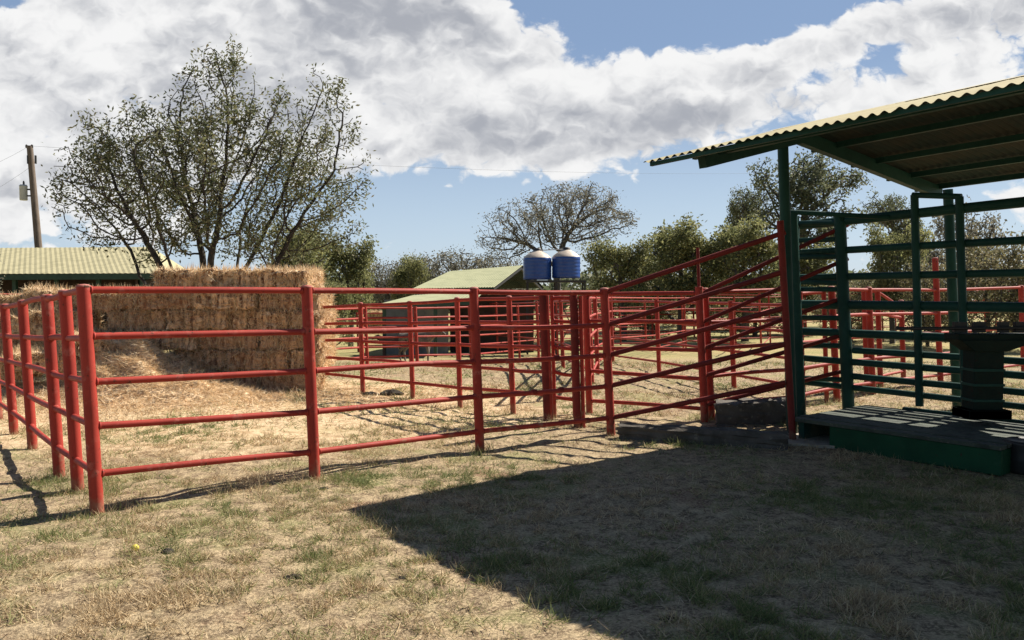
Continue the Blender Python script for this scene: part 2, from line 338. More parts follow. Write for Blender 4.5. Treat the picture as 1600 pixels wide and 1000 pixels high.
# ------------------------------------------------------------------ ground
def build_ground():
    ys = np.concatenate([np.arange(-12, 2, 1.0), np.arange(2, 16, .12), np.arange(16, 40, .6), 40 * 1.12 ** np.arange(0, 30)])
    xs = np.concatenate([-(9 * 1.2 ** np.arange(22, 0, -1)), np.arange(-9, 9.01, .15), 9 * 1.2 ** np.arange(1, 23)])
    X, Y = np.meshgrid(xs, ys); Z = ground_z(X, Y)
    near = (np.abs(X) < 10) & (Y > 1) & (Y < 17)
    Z = Z + np.where(near, RNG.normal(0, .007, Z.shape), 0)
    nx, ny = len(xs), len(ys); V = np.stack([X, Y, Z], -1).reshape(-1, 3)
    idx = np.arange(nx * ny).reshape(ny, nx); Fc = np.stack([idx[:-1, :-1], idx[:-1, 1:], idx[1:, 1:], idx[1:, :-1]], -1).reshape(-1, 4)
    me = bpy.data.meshes.new('ground'); me.from_pydata(V.tolist(), [], Fc.tolist()); me.polygons.foreach_set('use_smooth', [True] * len(Fc)); me.materials.append(M['ground'])
    o = bpy.data.objects.new('ground', me); COL.objects.link(o); tag(o, kind='structure')
build_ground()

# ------------------------------------------------------------------ red pipe fences
def post_pts(bx, by, tx, ty):
    b = G(bx, by); t = PT(tx, ty, b.y); return b, t
def fence(name, label, posts, group, pr=.044, rr=.024, m='red', sides=12, cat='fence', rails=True, collars=()):
    """posts: (base px, base py, top px, top py, [rail py...])"""
    P = []
    for bx, by, tx, ty, rl in posts:
        b, t = post_pts(bx, by, tx, ty)
        pts = []
        for ry in rl:
            k = (by - ry) / (by - ty); pts.append(b.lerp(t, k))
        P.append((b, t, pts))
    root = thing(name, P[0][0], label, cat, group)
    FEET.extend(b for b, t, _ in P)
    for b, t, _ in P:
        d = (t - b).normalized()
        MB().tube([b - d * .12, t], [pr, pr], sides + 4).build('post', M[m], root)
        if sides > 8: MB().tube([t - d * .001, t + d * .006, t + d * .014, t + d * .018], [pr * 1.04, pr * 1.03, pr * .8, pr * .3], sides + 4).build('post_cap', M['cap'], root)
    for i in range(len(P) - 1):
        for a, c in zip(P[i][2], P[i + 1][2]):
            dd = (c - a).normalized(); L = (c - a).length
            bz = float(RNG.normal(0, .006)); by = float(RNG.normal(0, .006)); mid = [a.lerp(c, k) + Vector((0, by, bz)) * math.sin(math.pi * k) for k in (0, .2, .4, .6, .8, 1)]
            mb = MB().tube(mid, rr, sides, False)
            if sides > 8:
                for e0, sg in ((a, 1), (c, -1)):
                    q = e0 + dd * sg * (pr - .004); mb.tube([q, q + dd * sg * .004, q + dd * sg * .010, q + dd * sg * .014], [rr * 1.02, rr * 1.30, rr * 1.22, rr * 1.02], sides, False)
            mb.build('rail', M[m], root)
    return root
GF = 'red pipe fences of the cattle pens'; FEET = []
# nearest run of fence
NEAR = fence('pipe_fence', 'nearest red pipe fence, from the corner post at left to the sloping ramp rails',
      [(152, 803, 130, 448, [453, 525, 596, 665, 740]), (492, 747, 479, 449, [454, 518, 579, 643, 706]),
       (750, 703, 740, 451, [456, 512, 565, 619, 674]), (955, 680, 944, 452, [457, 508, 555, 603, 653])], GF)
fence('pipe_fence', 'red pipe fence of thick close posts receding from the corner post to the left edge',
      [(122, 767, 101, 456, [459, 528, 589, 650, 718]), (93, 746, 73, 463, [466, 528, 583, 637, 699]), (51, 701, 35, 471, [474, 526, 571, 618, 666]),
       (22, 678, 7, 477, [480, 525, 564, 603, 644]), (-2, 655, -14, 481, [484, 524, 558, 592, 628]), (-24, 640, -34, 483, [486, 523, 555, 586, 617])], GF)
def clamps():
    b0, t0 = post_pts(750, 703, 740, 451); b1, t1 = post_pts(955, 680, 944, 452)
    for px, y0, y1 in ((870, 565, 555), (835, 619, 603), (877, 619, 603), (838, 674, 653), (878, 674, 653), (918, 674, 653)):
        a = b0.lerp(t0, (703 - y0) / (703 - 451)); c = b1.lerp(t1, (680 - y1) / (680 - 452)); lo, hi = 0.0, 1.0
        for _ in range(30):
            m_ = (lo + hi) / 2; p = a.lerp(c, m_); x = 800 + F * p.x / p.y
            lo, hi = (m_, hi) if x < px else (lo, m_)
        d = (c - a).normalized(); MB().tube([p - d * .022, p + d * .022], .029, 12).build('clamp', M['red_old'], NEAR)
clamps()
# rails joining the corner post to that run
def link_rails():
    b0, t0 = post_pts(152, 803, 130, 448); b1, t1 = post_pts(122, 767, 101, 456)
    root = thing('fence_panel', b1, 'short red rail panel joining the nearest corner post to the thick post just behind it', 'fence panel')
    for ra, rb in zip([453, 528, 595, 663, 737], [459, 528, 589, 650, 718]):
        a = b0.lerp(t0, (803 - ra) / (803 - 448)); c = b1.lerp(t1, (767 - rb) / (767 - 456)); MB().tube([a, c], .023, 12, False).build('rail', M['red'], root)
link_rails()
# fence crossing the pen behind the nearest run
fence('pipe_fence', 'red pipe fence crossing from the straw stack to the middle gate posts',
      [(503, 605, 500, 478, [480, 506, 532, 558, 583]), (567, 616, 563, 474, [477, 505, 533, 562, 590]), (645, 623, 640, 472, [474, 505, 536, 568, 598]),
       (719, 637, 714, 466, [469, 503, 538, 572, 606]), (802, 648, 795, 464, [467, 504, 541, 578, 612]), (860, 656, 853, 462, [465, 503, 542, 580, 617])], GF, .034, .022, 'red')
def gate_posts():
    b, t = post_pts(856, 656, 848, 457)
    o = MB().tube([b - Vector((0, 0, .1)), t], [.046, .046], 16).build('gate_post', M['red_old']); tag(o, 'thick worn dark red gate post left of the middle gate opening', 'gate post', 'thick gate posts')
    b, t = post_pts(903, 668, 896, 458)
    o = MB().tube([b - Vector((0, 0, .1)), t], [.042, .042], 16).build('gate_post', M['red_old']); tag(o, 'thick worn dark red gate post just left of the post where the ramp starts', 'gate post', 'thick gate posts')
    b, t = post_pts(912, 668, 907, 462)
    o = MB().tube([b - Vector((0, 0, .1)), t], [.022, .022], 12).build('gate_post', M['red']); tag(o, 'slim red post welded close beside the thick gate post near the ramp', 'gate post')
gate_posts()
fence('pipe_gate', 'red pipe gate between the two thick worn gate posts, hung low',
      [(867, 652, 862, 462, [466, 501, 542, 580, 620]), (898, 654, 893, 462, [466, 503, 545, 586, 624])], 'red pipe gates', .022, .022, 'red', cat='gate')
fence('pipe_fence', 'red pipe fence linking the thick gate post to the far ramp post',
      [(921, 646, 916, 458, [460, 501, 544, 579, 626]), (1102, 659, 1093, 450, [458, 503, 547, 592, 639])], GF, .04, .024, 'red')
# level fence behind the ramp, running away to the right behind the green cage
fence('pipe_fence', 'sunlit red pipe fence from the far ramp post to behind the green cage',
      [(1112, 655, 1101, 452, [456, 503, 545, 588, 633]), (1243, 640, 1237, 450, [452, 498, 536, 577, 620]), (1308, 628, 1299, 449, [452, 494, 529, 567, 606]),
       (1364, 616, 1357, 450, [453, 491, 525, 560, 598]), (1470, 602, 1461, 404, [453, 489, 520, 553, 586]), (1600, 585, 1595, 447, [449, 483, 511, 541, 569]),
       (1720, 572, 1716, 445, [447, 479, 505, 532, 558])], GF, .045, .024)
fence('pipe_fence', 'short red fence panel with rounded top seen through the left end of the green cage',
      [(1256, 634, 1250, 457, [459, 497, 537, 577, 616]), (1292, 629, 1287, 455, [457, 494, 532, 570, 606])], GF, .03, .022)
fence('pipe_fence', 'pair of red posts with rails standing behind the middle of the green cage',
      [(1355, 608, 1350, 452, [455, 490, 526, 561, 590]), (1376, 604, 1371, 453, [456, 490, 525, 559, 588]), (1412, 598, 1408, 470, [482, 496, 524, 553, 580])], GF, .04, .022)
# mid and far pens
def far_fence(label, pts, nr, pr=.04, rr=.022, top_off=3, base_off=.16, extra=()):
    posts = []
    for bx, by, ty in pts:
        tx = bx - .04 * (by - ty); h = by - ty
        posts.append((bx, by, tx, ty, [ty + top_off * h / 100 + k * h * (1 - base_off) / (nr - 1) * .97 for k in range(nr)]))
    return fence('pipe_fence', label, posts, GF, pr, rr, 'red_far', 8)
far_fence('red pipe fence with bright level rails right behind the calves', [(505, 577, 481), (574, 572, 479), (652, 569, 479), (737, 568, 477), (812, 560, 476), (880, 555, 474), (946, 550, 470), (1010, 548, 468)], 6)
far_fence('red pipe fence slanting away to the left behind the middle gate', [(925, 600, 466), (880, 575, 468), (842, 562, 470), (778, 553, 472), (738, 545, 474)], 5)
far_fence('red pipe fence of slim posts seen between the ramp start and the gate post', [(920, 618, 462), (934, 585, 462), (958, 566, 462), (1031, 557, 463), (1072, 546, 463), (1150, 541, 463), (1230, 538, 461)], 5)
far_fence('red pipe fence seen through the near ramp rails, descending to the right', [(872, 556, 466), (1030, 583, 468), (1147, 607, 470), (1240, 626, 472)], 4)
far_fence('long low red fence in front of the green roofed barn', [(560, 550, 488), (615, 549, 488), (670, 548, 487), (728, 547, 486), (790, 545, 484), (850, 543, 483), (905, 541, 481), (970, 539, 479), (1030, 538, 477)], 5, .04, .024)
far_fence('farthest red rail fence along the pasture edge, behind the ramp', [(960, 531, 462), (1020, 529, 462), (1085, 527, 461), (1143, 526, 461), (1200, 525, 460), (1260, 524, 459), (1330, 522, 458), (1400, 521, 457), (1470, 520, 456), (1540, 519, 454), (1610, 518, 452)], 5, .05, .03)
far_fence('red fence with a tall dark post beyond the ramp, seen between its rails', [(1068, 545, 458), (1190, 556, 458), (1204, 540, 458), (1290, 536, 457), (1380, 533, 456), (1490, 545, 455), (1558, 541, 450), (1640, 538, 448)], 4)
far_fence('red fence at the left edge in front of the long yellow roofed barn', [(-60, 560, 456), (-5, 560, 456), (52, 560, 457), (110, 560, 458)], 5)

# ------------------------------------------------------------------ loading ramp
def ramp():
    b0, t0 = post_pts(955, 680, 944, 452)
    bb = G(1240, 690); root = thing('loading_ramp', G(1102, 659), 'red pipe cattle ramp with sloping side rails climbing to the green cage', 'cattle ramp')
    tp = PT(1219, 345, bb.y); MB().tube([bb - Vector((0, 0, .1)), tp], .034, 16).build('post', M['red_old'], root)
    bm = G(1102, 659); tm = PT(1092, 448, bm.y); MB().tube([bm + Vector((0, 0, -.1)), tm], .046, 16).build('post', M['red'], root)
    te = PT(1090, 387, bm.y); MB().tube([tm, te], .018, 10).build('post', M['red_old'], root)
    ye = bb.y
    def Y_at(px, x0, y0, x1, y1):
        return y0 + (y1 - y0) * (px - x0) / (x1 - x0)
    for ya, yb in zip([457, 508, 555, 603, 653], [363, 424, 481, 538, 598]):
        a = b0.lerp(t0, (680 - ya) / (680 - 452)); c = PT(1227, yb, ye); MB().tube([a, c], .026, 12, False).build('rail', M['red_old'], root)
    y2 = bm.y - .1
    for ya, yb in zip([458, 503, 545, 588, 634], [351, 404, 462, 521, 578]):
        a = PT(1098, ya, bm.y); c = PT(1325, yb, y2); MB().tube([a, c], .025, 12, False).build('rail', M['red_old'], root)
    be = PT(1324, 640, y2 + .12); te2 = PT(1309, 345, y2 + .12); MB().tube([Vector((be.x, be.y, -.1)), te2], .036, 14).build('post', M['red_old'], root)
ramp()
def concrete():
    a = G(967, 686); b = G(1236, 703)
    d = (b - a).normalized(); n = Vector((-d.y, d.x, 0))
    def rough_box(name, p, ax, ay, az, label):
        bm = MB(); nx, ny, nz = 24, 6, 4
        # subdivided box with chipped, uneven faces
        import bmesh
        me = bpy.data.meshes.new(name); b_ = bmesh.new(); bmesh.ops.create_cube(b_, size=1)
        bmesh.ops.subdivide_edges(b_, edges=b_.edges[:], cuts=7, use_grid_fill=True)
        for v in b_.verts:
            q = Vector(p) + Vector(ax) * (v.co.x + .5) + Vector(ay) * (v.co.y + .5) + Vector(az) * (v.co.z + .5)
            e_ = sum(abs(abs(t_) - .5) < .01 for t_ in v.co); q += Vector((RNG.normal(), RNG.normal(), RNG.normal())) * (.007 if e_ < 2 else .013)
            v.co = q
        b_.to_mesh(me); b_.free(); me.materials.append(M['concrete']); o = bpy.data.objects.new(name, me); COL.objects.link(o)
        tag(o, label, 'concrete block' if 'block' in name else 'concrete kerb')
    rough_box('concrete_kerb', a - Vector((0, 0, .06)), (b - a) * .98, n * .16, (0, 0, .20), 'low rough concrete kerb on the grass at the foot of the ramp')
    p = G(1119, 667); q = G(1236, 662)
    rough_box('concrete_block', p - Vector((0, 0, .04)), q - p, Vector((.1, .38, 0)), (0, 0, .29), 'dark concrete block standing under the sloping ramp rails')
    s = a + n * .16; MB().prism(s + d * .75 + Vector((0, 0, -.05)), d * 2.35, n * .62, (0, 0, .085)).build('path', M['concrete_lit']); bpy.data.objects['path']['kind'] = 'structure'
concrete()

# ------------------------------------------------------------------ open shed roof
C0 = PT(1005, 255, 7.01)
def shed():
    root = thing('open_shed', Vector((C0.x, C0.y, 0)), 'open sided shed with a cream corrugated roof on dark green posts, at right', 'shed')
    RW = .032; zE = C0.z + .004; zR = 3.115; zF = 2.79; uR = 1.90; uF = 5.02; wl = 7.0
    pitch = .082; amp = .0105
    def sheet(u0, z0, u1, z1, name, lift=0):
        n = int(wl / pitch) * 8; vs = []; fs = []; th = .0
        us = [u0, (u0 + u1) / 2, u1]
        for k in range(n + 1):
            w = k * pitch / 8; c = amp * (1 + .12 * math.sin(k * .037)) * math.sin(2 * math.pi * w / pitch) + .004 * ((k // 72) % 2) + .006 * math.sin(w * 1.9)
            for u in [us[0] - (.018 * ((k // 72) % 3) if u0 == 0 else 0), us[1], us[2]]:
                z = z0 + (z1 - z0) * (u - u0) / (u1 - u0)
                p = Vector((C0.x, C0.y, 0)) + U * u + W * w
                vs.append((p.x, p.y, z + c + lift + RW * w))
        for k in range(n):
            for j in range(2):
                a = k * 3 + j; fs.append((a, a + 3, a + 4, a + 1))
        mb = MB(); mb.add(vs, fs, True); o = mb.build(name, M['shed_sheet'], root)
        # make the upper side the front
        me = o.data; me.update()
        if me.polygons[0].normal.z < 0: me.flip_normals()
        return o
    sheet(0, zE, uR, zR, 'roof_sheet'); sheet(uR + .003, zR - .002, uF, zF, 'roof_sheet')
    O = Vector((C0.x, C0.y, 0))
    def at(u, w, z): return O + U * u + W * w + Vector((0, 0, z + RW * w))
    slope1 = (zR - zE) / uR; slope2 = (zF - zR) / (uF - uR)
    # ridge capping
    mb = MB(); c = [at(uR - .16, 0, zR - .16 * slope1 + .016), at(uR, 0, zR + .020), at(uR + .16, 0, zR + .16 * slope2 + .014)]
    vs = []; fs = []
    for p in c: vs += [p, p + W * wl + Vector((0, 0, RW * wl))]
    fs = [(0, 1, 3, 2), (2, 3, 5, 4)]; mb.add(vs, fs); mb.build('ridge_cap', M['roof_cream'], root)
    # rafters (follow both slopes)
    wr = [.30, 3.2, 6.1]
    for w in wr:
        mb = MB(); o = -.10
        mb.bar(at(.42, w, zE + .42 * slope1 + o), at(uR + .02, w, zR + o), .08, .13); mb.build('rafter', M['green'], root)
        mb = MB(); mb.bar(at(uR - .02, w + .002, zR + o - .002), at(uF - .1, w + .002, zF + o), .08, .13); mb.build('rafter', M['green'], root)
    for u in (2.55, 3.35, 4.15, 4.85):
        z = zR + (u - uR) * slope2 - .052; MB().bar(at(u, .05, z), at(u, wl, z), .05, .06).build('purlin', M['green'], root)
    for u in (.045, .62, 1.25):
        z = zE + u * slope1 - (.052 if u > .1 else .030); MB().bar(at(u, .05, z), at(u, wl, z), .05 if u > .1 else .03, .06 if u > .1 else .032).build('purlin', M['green'], root)
    # posts
    b1 = G(1236, 683); b1 = Vector((b1.x + .06, b1.y + .12, 0)); t1 = PT(1223, 222, b1.y)
    MB().tube([b1 - Vector((0, 0, .1)), t1], .054, 16).build('post', M['green'], root)
    b2 = G(1497, 641); t2 = PT(1481, 296, b2.y)
    MB().tube([b2 - Vector((0, 0, .1)), t2], .058, 16).build('post', M['green'], root)
    for u, w in ((uR, 6.1), (4.8, 6.1)):
        p = at(u, w, 0); MB().tube([p - Vector((0, 0, .1)), at(u, w, 2.85)], .05, 12).build('post', M['green'], root)
shed()

# ------------------------------------------------------------------ weigh platform + green cage
PF = Vector((3.04, 7.62, 0))    # platform front left corner
def platform():
    root = thing('weighing_platform', PF, 'low dark green platform with a worn plank deck, standing under the shed roof', 'platform')
    h = .235; wd = 1.42; ln = 1.50
    d = W; n = U
    # frame: front, sides, rear
    MB().prism(PF, d * ln, n * .05, (0, 0, h - .03)).build('side_panel', M['green_box'], root, .006)
    MB().prism(PF + n * (wd + .0), d * ln, n * .06, (0, 0, h + .03)).build('side_panel', M['green'], root, .006)
    MB().prism(PF + n * .053 , d * .05, n * (wd - .06), (0, 0, h - .03)).build('end_panel', M['green_box'], root, .006)
    MB().prism(PF + n * .053 + d * (ln - .05), d * .05, n * (wd - .06), (0, 0, h - .03)).build('end_panel', M['green_box'], root, .006)
    MB().prism(PF - d * .38 + n * .08, d * .06, n * (wd - .1), (0, 0, h - .03)).build('end_panel', M['green'], root, .004)
    nb = 10; bw = (wd + .02) / nb
    for i in range(nb):
        z = h - .028 + RNG.uniform(0, .008); MB().prism(PF + n * (i * bw - .015) + d * (-.40) + Vector((0, 0, z)), d * (ln + .41 - RNG.uniform(0, .06)), n * (bw - .012), (0, 0, .035)).build('deck_board', M['plank'], root, .004)
    # dark roller at the near right end
    c = PF + d * 1.62 - n * .10
    return root
platform()
def cage():
    O = Vector((3.04, 7.62, 0)) + U * 1.54
    root = thing('cattle_cage', O + W * (-1.2), 'dark green barred cattle cage beside the plank platform, under the roof', 'cattle cage')
    def onplane(px, py):
        # ray hits the vertical plane through O along W
        d = ray(px, py); e = Vector((0, 0, EYE)); k = (O - e).dot(U) / d.dot(U); return e + d * k
    top = onplane(1600, 322).z
    # long level rails (all in one plane)
    zs = []
    for x, y in ((1425, 334), (1425, 385), (1425, 430), (1425, 478), (1425, 525), (1425, 553), (1425, 573), (1425, 596), (1425, 616)):
        zs.append(onplane(x, y).z)
    slopes = [.030, .012, .006, 0, 0, -.004, -.006, -.008, -.012]
    for i, z in enumerate(zs):
        w0, w1 = -1.30, 3.6; r = (.052, .040, .040, .052, .046, .036, .038, .036, .034)[i]
        wm = (onplane(1425, 478) - O).dot(W)
        a = O + W * w0 + Vector((0, 0, z + slopes[i] * (w0 - wm))); b = O + W * w1 + Vector((0, 0, z + slopes[i] * (w1 - wm)))
        if i in (5, 7): a = O + W * (-.62) + Vector((0, 0, z))
        MB().tube([a, b], r, 12).build('rail', M['green'], root)
    # U-shaped gate frame rising above the rails
    fa, fb = onplane(1432, 305), onplane(1502, 308); ba, bb = onplane(1440, 634), onplane(1512, 643)
    off = U * -.045
    MB().tube([ba + off, fa + off], .040, 12).build('post', M['green'], root); MB().tube([bb + off, fb + off], .040, 12).build('post', M['green'], root)
    MB().tube([fa + off - W * .02, fb + off + W * .02], .030, 12).build('gate_frame', M['green'], root)
    # heavy corner post behind
    p, q = onplane(1330, 628), onplane(1314, 336); MB().tube([Vector((p.x, p.y, -.05)) - U * .03, q - U * .03], .066, 16).build('post', M['green'], root)
    # near left end: upright and end panel rails running away from us
    n0 = G(1252, 662); t0 = PT(1237, 333, n0.y); MB().tube([n0 - Vector((0, 0, .1)), t0], .062, 16).build('post', M['green'], root)
    n1 = O + W * (-1.33); t1 = onplane(1243, 338); MB().tube([Vector((n1.x, n1.y, -.05)), t1], .045, 14).build('post', M['green'], root)
    for z in (2.28, 2.05, 1.80, 1.50, 1.25, 1.0, .76, .55, .36):
        a = Vector((n0.x, n0.y, z)); a.x += (t0.x - n0.x) * z / t0.z; b = Vector((n1.x, n1.y, z)); b.x += (t1.x - n1.x) * z / t1.z
        MB().tube([a, b], .026, 10).build('rail', M['green'], root)
    # closer-set short rails over the left bay
    for y0, y1 in ((349, 349), (376, 374), (402, 401), (441, 442), (452, 452), (496, 497), (538, 540), (590, 593)):
        a, b = onplane(1246, y0), onplane(1322, y1); MB().tube([a - U * .05, b - U * .05], .030, 10).build('rail', M['green'], root)
    # top tie from the shed post
    a, b = PT(1228, 331, n0.y), onplane(1392, 340); MB().tube([a, b - U * .05], .026, 12).build('rail', M['green'], root)
cage()
def scale_head():
    Yp = 7.55; c = PT(1540, 640, Yp); base = Vector((c.x, c.y, .262)); s = Yp / F
    root = thing('weighing_scale', base, 'black green iron scale column with a flared top tray, before the cage rails', 'scale')
    wd = 46 * s
    def box(cx, y0, y1, w, dp, name, m='green_scale', bev=.006):
        z0 = PT(1540, y1, Yp).z; z1 = PT(1540, y0, Yp).z; x = (cx - 800) * s
        MB().prism((x - w * s / 2, Yp - dp / 2, z0), (w * s, 0, 0), (0, dp, 0), (0, 0, z1 - z0)).build(name, M[m], root, bev)
    box(1538, 546, 641, 46, .20, 'column')
    for yy in (575, 598, 622): box(1538, yy, yy + 4, 49, .22, 'strap', 'green', .002); box(1537, 638, 652, 66, .30, 'base_plate')
    # flared head
    z0 = PT(1540, 548, Yp).z; z1 = PT(1540, 530, Yp).z; x0, x1 = (1513 - 800) * s, (1563 - 800) * s; X0, X1 = (1488 - 800) * s, (1612 - 800) * s; d = .13
    vs = [(x0, Yp - d, z0), (x1, Yp - d, z0), (x1, Yp + d, z0), (x0, Yp + d, z0), (X0, Yp - d - .02, z1), (X1, Yp - d - .02, z1), (X1, Yp + d + .02, z1), (X0, Yp + d + .02, z1)]
    MB().add(vs, [(0, 3, 2, 1), (4, 5, 6, 7), (0, 1, 5, 4), (1, 2, 6, 5), (2, 3, 7, 6), (3, 0, 4, 7)]).build('flared_head', M['green_scale'], root, .006)
    box(1551, 521, 530.5, 128, .26, 'tray')
    MB().tube([(PT(1396, 513, Yp).x, Yp - .05, PT(1396, 513, Yp).z), (PT(1604, 512, Yp).x, Yp - .05, PT(1604, 512, Yp).z)], .016, 10).build('balance_beam', M['dark'], root)
    for cx, w in ((1500, 20), (1530, 18), (1568, 15), (1594, 18)):
        box(cx, 503, 519.5, w, .05, 'poise', 'dark', .003)
    box(1528, 536, 541, 20, .275, 'name_plate', 'can', .002)
scale_head()
def barrel():
    c = G(1597, 742); c.z = 0
    root = thing('black_drum', Vector((c.x + .12, c.y + .1, 0)), 'black round edged drum standing at the right end of the green platform', 'drum')
    MB().lathe((c.x + .12, c.y + .1, 0), [(0, .0), (.17, 0), (.185, .02), (.18, .1), (.186, .115), (.18, .13), (.18, .235), (.186, .25), (.17, .265), (.16, .255), (0, .25)], 28).build('body', M['dark'], root)
barrel()

# ------------------------------------------------------------------ hay
def bale_mesh(seed, L=.87, D=.46, Hh=.268):
    import bmesh
    rg = np.random.default_rng(seed); b_ = bmesh.new(); bmesh.ops.create_cube(b_, size=1)
    bmesh.ops.subdivide_edges(b_, edges=b_.edges[:], cuts=11, use_grid_fill=True)
    ph = rg.uniform(0, 6, 8)
    for v in b_.verts:
        x, y, z = v.co
        q = np.array([x * L, y * D, z * Hh])
        # rounded edges, twine grooves and lumps
        e = sum(1 for k in (x, y, z) if abs(k) > .49)
        q *= (1 - .035 * (e - 1)) if e > 1 else 1
        groove = -.014 * (math.exp(-((x - .2) / .025) ** 2) + math.exp(-((x + .2) / .025) ** 2))
        lump = .014 * (math.sin(7 * x + ph[0]) * math.sin(9 * z + ph[1]) + math.sin(13 * x + ph[2] + 5 * y)) + groove
        q += np.array([x, y, z]) * 2 * lump + rg.normal(0, .008, 3); q[2] -= .012 * (1 - (2 * x) ** 2) * (.5 - z)
        v.co = Vector(q)
    me = bpy.data.meshes.new('bale_body'); b_.to_mesh(me); b_.free(); me.materials.append(M['bale']); 
    for p in me.polygons: p.use_smooth = False
    # stalks standing out of every side
    N = 2600; f = rg.integers(0, 6, N); P = rg.uniform(-.5, .5, (N, 3)); ax = f // 2; sg = np.where(f % 2 == 0, 1, -1)
    P[np.arange(N), ax] = .5 * sg; P = P * np.array([L, D, Hh]) * .99; nrm = np.zeros((N, 3)); nrm[np.arange(N), ax] = sg
    Dv = unit(nrm * .28 + rg.normal(0, .28, (N, 3)) + np.array([0, 0, 1]) * rg.normal(0, 1.0, (N, 1))); Wv = unit(np.cross(Dv, rg.normal(0, 1, (N, 3))))
    V = blades(P, Dv, Wv, rg.uniform(.04, .15, N), rg.uniform(.004, .014, N))
    N2 = 380; e = np.stack([rg.uniform(-.5, .5, N2) * L, rg.choice([-.5, .5], N2) * D, np.full(N2, .49 * Hh)], 1); e[:, 2] -= rg.uniform(0, .03, N2)     # shaggy fringe along the upper edges
    D2 = unit(np.stack([rg.normal(0, .5, N2), np.sign(e[:, 1]) * rg.uniform(.2, .9, N2), rg.normal(-.25, .6, N2)], 1)); V = np.concatenate([V, blades(e, D2, unit(np.cross(D2, rg.normal(0, 1, (N2, 3)))), rg.uniform(.05, .15, N2), rg.uniform(.004, .012, N2))])
    tw = MB(); y, z = D / 2 + .001, Hh / 2 + .001
    tw.tube([(0, -y, -z), (0, -y, z), (0, y, z), (0, y, -z), (0, -y, -z)], .004, 5, False)
    return me, V, tw
BALES = []
for sd in (1, 2, 3, 4):
    BALES.append(bale_mesh(sd))
BALE_OBJ = []
HAYG = 'straw bales of the big stack'
ordn = ['first', 'second', 'third', 'fourth', 'fifth', 'sixth', 'seventh', 'eighth']
_stalk = []; _tw = []
for me, V, tw in BALES:
    t = bpy.data.meshes.new('bale_stalks')
    n = len(V) // 3; t.from_pydata(V.tolist(), [], [(3 * i, 3 * i + 1, 3 * i + 2) for i in range(n)]); t.materials.append(M['straw']); _stalk.append(t)
    q = bpy.data.meshes.new('bale_twine'); q.from_pydata(tw.v, [], tw.f); q.materials.append(M['twine']); _tw.append(q)
def add_bale(loc, rz, label, group, k=None, tilt=(0, 0), sc=1.0):
    k = random.randrange(4) if k is None else k
    r = thing('hay_bale', loc, label, 'hay bale', group, rz); r.rotation_euler = (tilt[0], tilt[1], rz); r.scale = (sc, sc, sc)
    for nm, me, ox in (('straw_block', BALES[k][0], 0), ('loose_stalks', _stalk[k], 0), ('twine', _tw[k], -.18), ('twine', _tw[k], .18)):
        o = bpy.data.objects.new(nm, me); COL.objects.link(o); o.parent = r; o.location = (ox, 0, 0)
    return r
